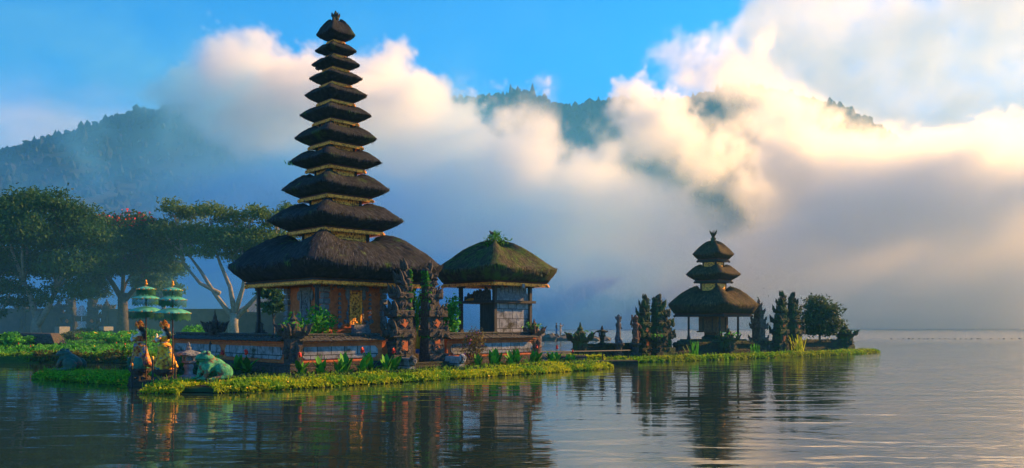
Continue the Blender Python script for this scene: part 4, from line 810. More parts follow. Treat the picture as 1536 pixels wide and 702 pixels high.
# ------------------------------------------------------------------ figures: carved goddesses, guardian statues, people
m_skin = noisemat('painted_pale_face', [(.3, (.55, .46, .38)), (.7, (.68, .60, .52))], scale=8, rough=.55)
m_goldcloth = noisemat('gold_patterned_cloth', [(.36, (.02, .012, .008)), (.42, (.50, .13, .01)), (.52, (.80, .40, .02)), (.68, (.88, .58, .06))], scale=7, rough=.6, bump=.5, bscale=14, patch=((.03, .16, .20), .58, .62), pscale=6.)
m_bluecloth = noisemat('blue_red_patterned_cloth', [(.36, (.015, .012, .02)), (.44, (.34, .02, .02)), (.52, (.60, .30, .03)), (.60, (.04, .10, .32))], scale=6, rough=.55, bump=.4, bscale=14)
m_crownred = noisemat('red_gold_crown', [(.4, (.35, .05, .02)), (.6, (.65, .30, .04))], scale=16, rough=.45, bump=.6)
m_hair = noisemat('black_lacquer', [(.3, (.01, .01, .012)), (.7, (.03, .03, .03))], rough=.4)
m_greenscale = noisemat('green_scale', [(.3, (.01, .08, .06)), (.7, (.04, .22, .14))], scale=12, rough=.5, bump=.5)
def goddess(label, loc, rz, cloth, bodice, tail):
    """praying goddess statue about 1.75 m tall, local -y is her front"""
    o = thing('goddess_statue', label, 'statue', loc, rz)
    b = MB(); b.ball((0, 0, 1.55), (.088, .10, .12)); b.ball((0, -.04, 1.51), (.06, .07, .075)); b.ball((0, -.103, 1.545), (.014, .022, .022), sub=1)          # head, jaw, nose
    for s_ in (-1, 1): b.ball((s_ * .088, .005, 1.55), (.016, .03, .038), sub=1)
    b.tube([(0, .01, 1.34), (0, .0, 1.46)], [.055, .048]); b.lathe([(.12, .92), (.105, 1.02), (.125, 1.14), (.165, 1.27), (.15, 1.33), (.06, 1.38)], 12, sy=.68)
    for s_ in (-1, 1):
        b.ball((s_ * .07, -.09, 1.22), (.06, .055, .055)); b.tube([(s_ * .165, 0, 1.31), (s_ * .21, -.04, 1.15), (s_ * .19, -.12, 1.07), (s_ * .10, -.22, 1.16), (s_ * .018, -.26, 1.26)], [.055, .048, .044, .036, .026], 8)
        b.ball((s_ * .016, -.268, 1.31), (.014, .028, .05)); b.tube([(s_ * .012, -.275, 1.34), (s_ * .010, -.28, 1.42)], [.018, .008], 6)
    b.lathe([(.10, .0), (.12, .4), (.14, .9)], 12, sy=.8)
    b.fuse('body', m_skin, o, .018)
    g = MB(); g.lathe([(.20, .02), (.215, .12), (.175, .35), (.16, .60), (.195, .82), (.175, .96), (.13, 1.02)], 18, sy=.85)
    for k in range(7): a = -1.2 + .4 * k; g.tube([(.13 * math.sin(a), -.12 * math.cos(a), .98), (.18 * math.sin(a), -.19 * math.cos(a), .55), (.24 * math.sin(a), -.25 * math.cos(a), .05)], [.03, .04, .05], 6)
    g.tube([(.0, .12, .9), (.05, .22, .5), (.10, .36, .15), (.02, .46, .06)], [.10, .12, .13, .05], 8); g.fuse('skirt', cloth, o, .022)
    t = MB(); t.lathe([(.20, .82), (.205, .88), (.16, .98)], 18, sy=.9); t.lathe([(.148, 1.06), (.152, 1.14), (.176, 1.22), (.17, 1.28)], 16, sy=.78); t.build('bodice', bodice, o, smooth=True)
    s = MB(); s.tube([(.16, -.02, 1.30), (.02, -.16, 1.12), (-.14, -.13, .92)], [.03, .04, .035], 6); s.build('sash', m_bluecloth, o)
    for s_ in (-1, 1): e = MB(); e.lathe([(.058, -.03), (.062, 0), (.058, .03)], 10, c=(s_ * .20, -.03, 1.20)); e.build('armband', m_gilt, o)
    h = MB(); h.ball((0, .03, 1.57), (.10, .105, .12)); h.tube([(0, .09, 1.52), (0, .14, 1.36), (0, .15, 1.15)], [.07, .07, .03], 8); h.build('hair', m_hair, o, smooth=True)
    c = MB(); c.lathe([(.108, 1.62), (.125, 1.64), (.12, 1.68), (.105, 1.72), (.115, 1.74), (.08, 1.79), (.09, 1.81), (.04, 1.87), (.01, 1.93)], 14)
    for k in range(7): a = -math.pi / 2 + (k - 3) * .5; flame(c, (.11 * math.cos(a), .11 * math.sin(a), 1.65), .16 if k != 3 else .22, .06, .03, a)
    for s_ in (-1, 1): flame(c, (s_ * .11, .03, 1.56), .2, .07, .06, 0 if s_ > 0 else math.pi)
    c.build('crown', m_crownred, o)
    for s_ in (-1, 1): e = MB(); e.ball((s_ * .034, -.088, 1.565), (.014, .008, .008), sub=1); e.build('eye', m_hair, o)
    m = MB(); m.ball((0, -.103, 1.50), (.022, .008, .008), sub=1); m.build('mouth', m_red, o)
    bw_ = MB(); bw_.lathe([(.03, -.0), (.10, .05), (.13, .09), (.11, .09), (.02, .03)], 12, c=(0, -.30, 1.02)); bw_.build('offering_bowl', m_gilt, o, smooth=True)
    if tail: q = MB(); q.lathe([(.24, -.0), (.26, .15), (.22, .32), (.20, .42)], 14, sy=1.1); scrolls(q, -.2, .2, -.25, .02, .4, 30, .07, depth=.05); q.build('scaled_base', m_greenscale if tail == 1 else m_goldcloth, o, rough_=.01)
    o.scale = (1.2, 1.2, .92); return o
def pedestal(label, loc, h, w_, name='statue_pedestal'):
    o = thing(name, label, 'pedestal', (loc[0], loc[1], 0), .3); p = MB(); p.lathe([(w_ * .8, -.3), (w_ * .8, .08), (w_ * .95, .10), (w_ * .95, .2), (w_ * .6, .28), (w_ * .55, h - .25), (w_ * .7, h - .18), (w_ * .95, h - .1), (w_ * 1.0, h)], 12)
    for k in range(12): a = k * math.pi / 6; p.ball((w_ * .7 * math.cos(a), w_ * .7 * math.sin(a), h * .35), (.10, .10, .14), sub=1, jitter=.2)
    p.build('carved_drum', m_dark, o, rough_=.014); return o
S1 = (at(210, 29.2), 29.2); S2_ = (at(247, 28.6), 28.6); FR = -math.pi / 2 - .25   # turned to the left of the picture
pedestal('black round pedestal under the blue and red goddess', S1, .62, .40); pedestal('black round pedestal under the golden goddess', S2_, .62, .42)
goddess('praying goddess statue in a blue and red patterned gown with a green scaled base', (*S1, .62), FR, m_bluecloth, m_bluecloth, 1)
goddess('praying goddess statue in a golden gown with a red crown', (*S2_, .62), FR, m_goldcloth, m_goldcloth, 2)
m_para = noisemat('green_silk', [(.3, (.06, .40, .29)), (.7, (.18, .60, .45))], scale=3, rough=.6, trans=.3); m_fringe = noisemat('dark_green_fringe', [(.3, (.006, .06, .03)), (.7, (.03, .17, .09))], scale=6, rough=.8, trans=.3)
def parasol(label, loc, top):
    o = thing('ceremonial_parasol', label, 'parasol', (loc[0], loc[1], 0), .2); p = MB(); p.tube([(0, 0, -.1), (0, 0, top - .1)], .022, 8); p.build('pole', m_maroon, o)
    for k, (r, z) in enumerate([(.60, top - .78), (.465, top - .31), (.325, top + .03)]):
        n = 48; t = np.linspace(0, 2 * math.pi, n, endpoint=False); sc = 1 - .035 * np.cos(t * 12); rings = []
        for q, h in ((1., 0), (.99, .02), (.8, .10), (.55, .18), (.28, .235), (.05, .26)): rr = r * q * (sc if q > .5 else 1); rings.append(np.stack([rr * np.cos(t), rr * np.sin(t), np.full(n, z - .1 + h * r / .8)], -1))
        c = MB(); c.loft(rings, cap=(False, True)); cn = c.build('canopy', m_para, o, smooth=True)
        f = MB(); m = int(150 * r); a = np.linspace(0, 2 * math.pi, m); hh = rng.uniform(.10, .16, m) * (.6 + .5 * r)
        f.quads(np.stack([r * .985 * np.cos(a), r * .985 * np.sin(a), z - .11 - hh], -1), np.stack([-np.sin(a), np.cos(a), 0 * a], -1) * .017, np.stack([0 * a, 0 * a, hh], -1)); f.build('fringe', m_fringe, cn)
        rb = MB()
        for q in range(12): a_ = q * math.pi / 6; rb.tube([(r * .97 * math.cos(a_), r * .97 * math.sin(a_), z - .12), (0, 0, z + .02)], .008, 4); rb.ball((r * math.cos(a_), r * math.sin(a_), z - .1), .02, sub=1)
        rb.build('ribs', m_gilt, cn)
    p = MB(); p.lathe([(.03, top + .08), (.06, top + .12), (.03, top + .17), (.04, top + .2), (.005, top + .28)], 8); p.build('finial', m_gilt, o); return o
parasol('three-tiered green fringed parasol over the blue and red goddess', (at(219, 29.0), 29.0), 3.55); parasol('three-tiered green fringed parasol over the golden goddess, the larger of the two', (at(259, 28.2), 28.2), 3.48)
for px, Y, h, lab in [(198, 28.4, .75, 'thin dark mooring stake left of the pedestals'), (229, 28.0, 1.0, 'dark wooden stake with a pale foot between the goddess statues'), (263, 27.7, .85, 'short dark stake right of the golden goddess pedestal')]:
    o = thing('mooring_stake', lab, 'stake', (at(px, Y), Y, 0)); q = MB(); q.tube([(0, 0, -.4), (0, .0, h)], [.04, .035], 8); q.build('shaft', m_wood, o); q = MB(); q.lathe([(.045, -.01), (.045, .05), (.02, .10)], 8, c=(0, 0, h)); q.build('cap', m_gilt, o)
def guardian(label, loc, H, mat, rz, cat='statue'):
    """heavily carved standing guardian with raised arm and tall headdress"""
    o = thing('guardian_statue', label, cat, loc, rz); s = H / 1.9; b = MB()
    b.lathe([(.26, 0), (.24, .1), (.2, .3), (.22, .6), (.18, .85), (.2, 1.05), (.25, 1.25), (.2, 1.34), (.08, 1.4)], 12, sy=.8); b.ball((0, -.02, 1.50), (.13, .14, .15)); b.ball((0, -.15, 1.48), (.05, .05, .05))
    b.tube([(.22, 0, 1.28), (.36, -.05, 1.1), (.30, -.18, .95)], [.08, .07, .06]); b.tube([(-.22, 0, 1.28), (-.40, -.02, 1.25), (-.36, -.1, 1.55)], [.08, .07, .06]); b.tube([(-.36, -.1, 1.0), (-.36, -.12, 1.9)], [.04, .06])
    for k in range(8): a = k * .785; b.ball((.2 * math.cos(a), .18 * math.sin(a), .15 + .1 * (k % 3)), (.1, .1, .16), sub=1, jitter=.2)
    b.tube([(.25, .1, .1), (.42, .12, .45), (.36, .1, .8)], [.1, .08, .04])
    b.fuse('body', mat, o, .03); c = MB(); c.lathe([(.16, 1.56), (.2, 1.60), (.16, 1.68), (.17, 1.72), (.09, 1.82), (.02, 1.92)], 10)
    for k in range(6): a = k * 1.047; flame(c, (.16 * math.cos(a), .16 * math.sin(a), 1.6), .2, .08, .08, a)
    c.build('headdress', mat, o, rough_=.02); o.scale = (s,) * 3; return o
m_bluestone = noisemat('blue_grey_carved_stone', [(.3, (.03, .03, .035)), (.55, (.10, .10, .12)), (.8, (.26, .25, .25))], scale=7, rough=.9, bump=.9, bscale=14, patch=((.13, .08, .03), .54, .64), pscale=3)
m_redstone = noisemat('red_brown_carved_stone', [(.3, (.05, .025, .02)), (.55, (.16, .07, .05)), (.8, (.32, .20, .12))], scale=7, rough=.9, bump=.9, bscale=14, patch=((.08, .07, .03), .56, .68), pscale=3)
for t, lab, mt in [(-1.22, 'blue grey guardian statue with raised arm left of the red one', m_bluestone), (.2, 'red brown guardian statue close to the left split gate half', m_redstone)]:
    x, y = ralong(t, .55); pedestal('square topped dark pedestal under the ' + lab.split(' with')[0].split(' close')[0], (x, y), 1.08, .36); guardian(lab, (x, y, 1.08), 1.72, mt, RA + (.6 if 'blue' in lab else -.2))
guardian('small grey guardian figure at the foot of the big island wall left of the gate', (at(393, 33.5), 33.5, 1.72), .0 + .55, m_dark, -.9)
def frog(label, loc, rz, s, mat, name='frog_statue'):
    """sitting frog, local -y is its front, about 1 m tall"""
    o = thing(name, label, 'statue', loc, rz); b = MB()
    b.ball((0, .15, .42), (.36, .50, .34), rot=(-.55, 0, 0), sub=3); b.ball((0, -.12, .50), (.33, .36, .36), sub=3); b.ball((0, -.24, .80), (.31, .34, .17), rot=(-.1, 0, 0), sub=3); b.ball((0, -.40, .76), (.25, .22, .10), sub=3)
    for s_ in (-1, 1):
        b.ball((s_ * .17, -.22, .95), (.10, .11, .11)); b.tube([(s_ * .26, -.20, .55), (s_ * .34, -.30, .30), (s_ * .26, -.40, .06)], [.14, .11, .08], 10); b.ball((s_ * .29, -.50, .05), (.13, .17, .05))
        b.ball((s_ * .40, .30, .30), (.17, .36, .28), rot=(-.5, 0, s_ * .15), sub=3); b.tube([(s_ * .42, .50, .16), (s_ * .46, .15, .08), (s_ * .44, -.18, .05)], [.14, .10, .07], 10)
        for k in (-1, 0, 1): b.tube([(s_ * .29, -.50, .05), (s_ * .29 + k * .09, -.68, .03)], [.045, .03], 6); b.tube([(s_ * .44, -.16, .05), (s_ * .44 + k * .09, -.34, .03)], [.045, .03], 6)
    b.fuse('body', mat, o, .03, it=3)
    for s_ in (-1, 1): e = MB(); e.ball((s_ * .235, -.265, .96), (.045, .05, .055)); e.build('eye', m_hair, o, smooth=True)
    m = MB(); m.tube([(.28 * math.sin(a), -.30 - .335 * math.cos(a) * .95, .735 + .02 * math.cos(a)) for a in np.linspace(-1.35, 1.35, 15)], .012, 5); m.build('mouth_line', m_hair, o)
    v = MB(); v.box((0, .05, -.06), (.95, 1.0, .14), taper=.92, bev=.04); v.build('base_slab', m_dark, o, rough_=.01); o.scale = (s,) * 3; return o
m_patina = noisemat('green_patina_paint', [(.28, (.012, .09, .045)), (.5, (.03, .27, .13)), (.72, (.14, .46, .27))], scale=5.5, rough=.7, bump=.8, bscale=12, patch=((.17, .075, .04), .52, .60), pscale=3.4, spec=.35)
m_patina_dk = noisemat('dark_green_paint', [(.3, (.006, .035, .024)), (.7, (.018, .10, .06))], scale=6, rough=.55, bump=.7, patch=((.14, .045, .02), .56, .64), pscale=2.2, spec=.5)
frog('big pale green frog statue with rusty patches sitting on the yellow green hedge', (at(318, 27.2), 27.2, .36), -math.pi / 2 + .75, .92, m_patina)
frog('dark green frog statue in profile on the islet at the left', (at(104, 33.2), 33.2, .32), -math.pi / 2 - .1, .86, m_patina_dk)
frog('teal frog statue behind the compound wall under the pagoda eave', (at(400, 37.5), 37.5, 1.32), -math.pi / 2, .62, m_patina_dk)
o = thing('garden_umbrella', 'folded yellow ceremonial umbrella behind the split gate opening', 'umbrella', (at(629, 36.4), 36.4, .55)); q = MB(); q.tube([(0, 0, 0), (0, 0, 2.1)], .02, 6); q.build('pole', m_wood, o); q = MB(); q.lathe([(.17, .55), (.20, .60), (.16, 1.0), (.06, 1.5), (.02, 1.6)], 10); q.build('cloth', m_yellow, o, smooth=True); q = MB(); q.lathe([(.16, .35), (.18, .42), (.17, .55)], 10); q.build('blue_hem', noisemat('blue_cloth', [(.3, (.05, .14, .45)), (.7, (.09, .22, .6))], rough=.8), o)
m_cl1 = noisemat('blue_denim', [(.3, (.06, .12, .25)), (.7, (.10, .19, .36))], rough=.9); m_cl2 = noisemat('tan_cloth', [(.3, (.30, .20, .12)), (.7, (.42, .30, .18))], rough=.9); m_cl3 = noisemat('dark_shirt', [(.3, (.10, .07, .06)), (.7, (.16, .12, .10))], rough=.9); m_body = noisemat('skin', [(.3, (.32, .19, .13)), (.7, (.40, .25, .17))], rough=.7)
def person(label, loc, rz, top, legs_, raise_):
    o = thing('person', label, 'person', loc, rz); b = MB(); b.ball((0, 0, 1.60), (.085, .10, .12)); b.ball((0, -.10, 1.59), (.016, .02, .02), sub=1); b.tube([(0, 0, 1.40), (0, 0, 1.52)], .055); b.lathe([(.14, .85), (.13, 1.05), (.17, 1.3), (.15, 1.4), (.05, 1.45)], 12, sy=.62)
    for s_ in (-1, 1):
        b.tube([(s_ * .09, 0, .9), (s_ * .10, -.02, .48), (s_ * .11, .02, .06)], [.09, .062, .045]); b.ball((s_ * .11, -.06, .04), (.05, .12, .04))
        hnd = (s_ * .10, -.42, 1.5) if raise_ else (s_ * .24, -.10, .82); el = (s_ * .27, -.2, 1.22) if raise_ else (s_ * .25, .03, 1.10); b.tube([(s_ * .18, 0, 1.37), el, hnd], [.055, .045, .032]); b.ball(hnd, (.035, .045, .05))
        for k in range(4): b.tube([hnd, np.array(hnd) + [(k - 1.5) * .018, -.03, -.085 if not raise_ else .085]], [.011, .007], 5)
    b.fuse('body', m_body, o, .022, it=1)
    t = MB(); t.lathe([(.165, .84), (.16, 1.05), (.195, 1.3), (.17, 1.40), (.085, 1.46)], 14, sy=.68)
    for s_ in (-1, 1): el = (s_ * .235, -.10, 1.29) if raise_ else (s_ * .225, .01, 1.2); t.tube([(s_ * .17, 0, 1.38), el], [.075, .066], 8)
    t.build('shirt', top, o, smooth=True); l = MB(); l.lathe([(.16, .78), (.165, .9), (.155, .97)], 14, sy=.7)
    for s_ in (-1, 1): l.tube([(s_ * .085, 0, .9), (s_ * .10, -.02, .48), (s_ * .11, .02, .1)], [.105, .08, .065], 10)
    l.build('trousers', legs_, o, smooth=True); h = MB(); h.ball((0, .02, 1.63), (.095, .105, .11)); h.build('hair', m_hair, o, smooth=True); return o
m_rock = noisemat('shore_rock', [(.3, (.05, .045, .04)), (.7, (.14, .125, .10))], scale=2, rough=.95, bump=.6)
YS = 112.
q = MB()
for px in np.linspace(795, 908, 60): q.ball((at(px, YS) + rng.normal(0, .3), YS + rng.normal(0, 1.0), .1), (rng.uniform(.5, 1.3), rng.uniform(.5, 1.3), (.62 if px < 850 else .4) * rng.uniform(.6, 1.5) * (1.4 if px < 815 else 1)), sub=1, jitter=.18)
o = tag(q.build('rocky_shore', m_rock), 'low rocky shore with two people on it, half lost in the mist', 'rocks', kind='structure')
person('person in blue trousers and dark shirt standing on the misty rocky shore', (at(834.5, YS), YS - .3, .75), 1.9, m_cl3, m_cl1, False)
person('person in tan clothes with both arms raised in front on the misty rocky shore', (at(840.5, YS), YS - .3, .70), 1.2, m_cl2, m_cl2, True)
def bird(label, loc, rz, s=1.):
    o = thing('bird', label, 'bird', loc, rz); b = MB(); b.ball((0, 0, .12), (.07, .13, .075), rot=(.3, 0, 0)); b.ball((0, -.12, .21), (.045, .05, .045)); b.tube([(0, -.06, .15), (0, -.11, .20)], .05); b.tube([(0, -.16, .21), (0, -.2, .20)], [.015, .003], 5); b.tube([(0, .10, .10), (0, .26, .05)], [.04, .03], 6)
    for s_ in (-1, 1): b.tube([(s_ * .03, 0, .08), (s_ * .03, 0, -.01)], .009, 4)
    b.fuse('body', m_hair, o, .012); o.scale = (s,) * 3; return o
bird('small dark bird perched on the left rim of a high pagoda roof', (at(478, 37), 37.0, 13.86), -1.2, 1.3); bird('small bird perched among the plants on the pavilion roof top', (at(738, 42), 42, 6.86), -1.0, 1.0)
turf_tuft('green sprig growing from the left rim of the fourth pagoda roof from below', (at(436, 37), 37, 9.55), 12, .2)
# rope of little floats on the far lake
for k in range(26):
    px = 1338 + k * 8.0; Y = 2651 / 21.5 + rng.normal(0, .1); x = at(px, Y)
    if k == 0:
        fl = MB(); fl.ball((0, 0, .04), (.16, .16, .11)); f0 = fl.build('float_buoy', m_bluestone, smooth=True); fo = f0
    else: fo = f0.copy(); COL.objects.link(fo)
    fo.location = (x + rng.normal(0, .18), Y + rng.normal(0, .25), -.02); fo.scale = (rng.uniform(.6, 1.15),) * 3; tag(fo, 'small dark float in the dotted line of floats across the right lake', 'float', 'line of floats on the lake')

# ------------------------------------------------------------------ garden wall, gate and house at the back of the left shore
m_gwall = noisemat('dark_garden_wall', [(.3, (.03, .03, .035)), (.7, (.07, .065, .07))], scale=1.5, rough=.95, bump=.5, bscale=6)
YW = 88.; gzw = 1.1
def garden_wall(label, px0, px1, top):
    x0, x1 = at(px0, YW), at(px1, YW); L = x1 - x0; o = thing('garden_wall', label, 'wall', (x0, YW, gzw), 0); q = MB(); q.box((L / 2, 0, (top - gzw) / 2 - .2), (L, .5, top - gzw)); q.box((L / 2, 0, .25), (L, .62, .5)); q.build('masonry', m_gwall, o); q = MB(); q.box((L / 2, 0, top - gzw - .12), (L, .8, .2), taper=.98); q.build('coping', m_dark, o, rough_=.02); return o
garden_wall('dark garden wall left of the garden gate behind the leafy tree', -110, 88, 4.0); garden_wall('long dark garden wall right of the garden gate behind the parasols', 158, 372, 3.95); garden_wall('short dark garden wall below the tiled roof beside the pagoda', 372, 462, 3.6)
m_bluedark = noisemat('blue_black_stone', [(.3, (.018, .02, .026)), (.7, (.05, .055, .065))], scale=3, rough=.9, bump=.7, bscale=8)
split_gate_half('split_gate', 'left dark half of the distant garden gate beside the iron doors', (at(112, YW), YW, ), 0, -1, 5.3 , 1.4, m_bluedark, 'halves of the garden gate', None, 1.2); split_gate_half('split_gate', 'right dark half of the distant garden gate near the second tree', (at(133, YW), YW), 0, 1, 5.3, 1.4, m_bluedark, 'halves of the garden gate', None, 1.2)
for px in (35, 88, 160): finial_pillar({35: 'dark wall pillar left of the leafy tree on the garden wall', 88: 'dark wall pillar left of the distant garden gate', 160: 'dark wall pillar right of the distant garden gate'}[px], (at(px, YW), YW), 3.9, .75, 1.2, m_bluedark, rz=0, plants=False)
o = thing('iron_gate', 'dark wrought iron double gate with an arched top between the garden gate halves', 'gate', (at(122.5, YW), YW, gzw)); w_ = at(133, YW) - at(112, YW)
for s_ in (-1, 1):
    q = MB()
    for k in range(7): x = s_ * w_ * (.04 + .44 * k / 6); hh = 2.6 + .55 * math.cos(math.pi * k / 7); q.tube([(x, 0, .5), (x, 0, hh)], .028, 5); q.ball((x, 0, hh), .05, sub=1)
    for z in (.55, 1.5, 2.0): q.box((s_ * w_ * .25, 0, z), (w_ * .47, .05, .09))
    q.box((s_ * w_ * .25, 0, 1.75), (w_ * .45, .03, .42)); q.tube([(s_ * w_ * .25 + .22 * math.cos(a), 0, 2.35 + .22 * math.sin(a)) for a in np.linspace(0, 6.28, 14)], .022, 5); q.build('gate_leaf', m_bluedark, o)
o = thing('gate_steps', 'broad pale stone steps below the distant garden gate', 'steps', (at(125, 84), 84., 1.0)); q = MB()
for k in range(4): q.box((0, -.4 + .55 * k, .12 + .14 * k), (4.2 - .3 * k, .6, .26 + .28 * k * 0), bev=.02)
q.build('treads', m_moss, o, rough_=.02)
for s_ in (-1, 1): q = MB(); q.box((s_ * 2.3, .2, .5), (.5, 2.0, 1.0), bev=.04); q.build('cheek_block', m_grey, o)
o = thing('garden_house', 'low house with a grey tiled hip roof behind the garden wall', 'house', (at(405, 98), 98, 1.0)); q = MB(); q.box((0, 0, 1.3), (6.2, 4, 2.6)); q.build('wall', m_gwall, o)
q = MB(); q.loft([np.array([(-3.7, -2.6, 2.5), (3.7, -2.6, 2.5), (3.7, 2.6, 2.5), (-3.7, 2.6, 2.5)]), np.array([(-3.7, -2.6, 2.62), (3.7, -2.6, 2.62), (3.7, 2.6, 2.62), (-3.7, 2.6, 2.62)]), np.array([(-1.6, -.1, 4.3), (1.6, -.1, 4.3), (1.6, .1, 4.3), (-1.6, .1, 4.3)])])
for k in range(18): x = -3.5 + 7 * k / 17; q.tube([(x, -2.6, 2.68), (np.clip(x * .45, -1.6, 1.6), -.12, 4.32)], .06, 4)
q.tube([(-1.7, 0, 4.35), (1.7, 0, 4.35)], .12, 6); q.build('roof', m_grey, o)
o = thing('garden_rock', 'big dark flat boulder lying below the leafy tree', 'rock', (at(57, 60), 60, gz(0, 60))); q = MB(); q.box((0, 0, .4), (3.4, 1.6, .9), taper=.8, bev=.15); q.build('boulder', m_dark, o, rough_=.06)
# ------------------------------------------------------------------ field helpers for the cloud volumes
class G:
    """tiny expression builder over a geometry-node tree"""
    def __init__(s, nt): s.nt = nt
    def val(s, sock, v):
        if hasattr(v, 'is_output'): s.nt.links.new(v, sock)
        else: sock.default_value = v
    def m(s, op, a, b=0., c=0.):
        n = s.nt.nodes.new('ShaderNodeMath'); n.operation = op
        s.val(n.inputs[0], a); s.val(n.inputs[1], b); s.val(n.inputs[2], c); return n.outputs[0]
    def add(s, a, b): return s.m('ADD', a, b)
    def sub(s, a, b): return s.m('SUBTRACT', a, b)
    def mul(s, a, b): return s.m('MULTIPLY', a, b)
    def mx(s, a, b): return s.m('MAXIMUM', a, b)
    def ss(s, v, a, b, to0=0., to1=1.):
        n = s.nt.nodes.new('ShaderNodeMapRange'); n.interpolation_type = 'SMOOTHSTEP'
        s.val(n.inputs[0], v); s.val(n.inputs[1], a); s.val(n.inputs[2], b); s.val(n.inputs[3], to0); s.val(n.inputs[4], to1)
        return n.outputs[0]
    def curve(s, v, pts):
        """piecewise curve y(v) through pts"""
        xs = [p[0] for p in pts]; ys = [p[1] for p in pts]
        x0, x1, y0, y1 = min(xs), max(xs), min(ys), max(ys)
        n = s.nt.nodes.new('ShaderNodeFloatCurve'); c = n.mapping.curves[0]
        q = [((x - x0) / (x1 - x0), (y - y0) / (y1 - y0 + 1e-9)) for x, y in sorted(pts)]
        c.points[0].location = q[0]; c.points[1].location = q[-1]
        for p in q[1:-1]: c.points.new(*p)
        n.mapping.update()
        t = s.ss(v, x0, x1); s.nt.nodes[-1].interpolation_type = 'LINEAR'
        s.val(n.inputs['Factor'], 1.0); s.val(n.inputs['Value'], t)
        return s.add(s.mul(n.outputs[0], y1 - y0), y0)
    def noise(s, vec, scale, detail, rough=.55, dist=0.):
        n = s.nt.nodes.new('ShaderNodeTexNoise'); s.val(n.inputs['Vector'], vec)
        n.inputs['Scale'].default_value = scale; n.inputs['Detail'].default_value = detail
        n.inputs['Roughness'].default_value = rough; n.inputs['Distortion'].default_value = dist
        return n.outputs[0]
    def vec(s, x, y, z):
        n = s.nt.nodes.new('ShaderNodeCombineXYZ'); s.val(n.inputs[0], x); s.val(n.inputs[1], y); s.val(n.inputs[2], z); return n.outputs[0]

def cloud_volume(name, lo, hi, res, field, mat, label):
    nt = bpy.data.node_groups.new(name + '_density', 'GeometryNodeTree')
    nt.interface.new_socket('Geometry', in_out='INPUT', socket_type='NodeSocketGeometry')
    nt.interface.new_socket('Geometry', in_out='OUTPUT', socket_type='NodeSocketGeometry')
    go = nt.nodes.new('NodeGroupOutput'); g = G(nt)
    vc = nt.nodes.new('GeometryNodeVolumeCube')
    vc.inputs['Min'].default_value = lo; vc.inputs['Max'].default_value = hi
    for k, r in zip('XYZ', res): vc.inputs['Resolution ' + k].default_value = r
    pos = nt.nodes.new('GeometryNodeInputPosition')
    sp = nt.nodes.new('ShaderNodeSeparateXYZ'); nt.links.new(pos.outputs[0], sp.inputs[0])
    d = field(g, pos.outputs[0], *sp.outputs)
    nt.links.new(d, vc.inputs['Density'])
    sm = nt.nodes.new('GeometryNodeSetMaterial'); sm.inputs['Material'].default_value = mat
    nt.links.new(vc.outputs[0], sm.inputs[0]); nt.links.new(sm.outputs[0], go.inputs[0])
    vd = bpy.data.volumes.new(name); o = bpy.data.objects.new(name, vd); COL.objects.link(o)
    vd.materials.append(mat)
    md = o.modifiers.new('density', 'NODES'); md.node_group = nt
    o['kind'] = 'stuff'; o['label'] = label; o['category'] = 'cloud'
    return o

def vol_mat(name, color, aniso, dens):
    m = bpy.data.materials.new(name); m.use_nodes = True; nt = m.node_tree; nt.nodes.clear()
    out = nt.nodes.new('ShaderNodeOutputMaterial'); v = nt.nodes.new('ShaderNodeVolumePrincipled')
    v.inputs['Color'].default_value = (*color, 1); v.inputs['Anisotropy'].default_value = aniso
    v.inputs['Density'].default_value = dens
    nt.links.new(v.outputs[0], out.inputs['Volume']); return m
# ------------------------------------------------------------------ clouds rolling down the mountains, fog bank on the far lake
m_cloud = vol_mat('cloud_vapour', (.965, .965, .965), .5, 1.0)
m_rear = vol_mat('tower_cloud_vapour', (.985, .97, .93), .3, 1.0)
m_fog = vol_mat('fog_vapour', (.965, .89, .76), .35, 1.0)  # warm light from the clouds above is put into the fog colour
m_mist = vol_mat('mist_vapour', (.20, .66, 1.0), .1, 1.0)  # blue of the sky light is put into the mist colour
BANK_TOP = px_pts([(200, 300), (250, 200), (280, 140), (330, 104), (390, 68), (450, 76), (540, 118), (620, 130), (700, 156), (760, 166), (815, 165), (840, 205), (885, 215), (920, 150), (960, 112), (1050, 100), (1110, 108), (1150, 165), (1200, 190), (1250, 200), (1300, 190), (1400, 190), (1480, 188), (1600, 190), (1750, 212), (1900, 260)], 500)  # bank end right of the view is unseen, shaped for its shade on the fog
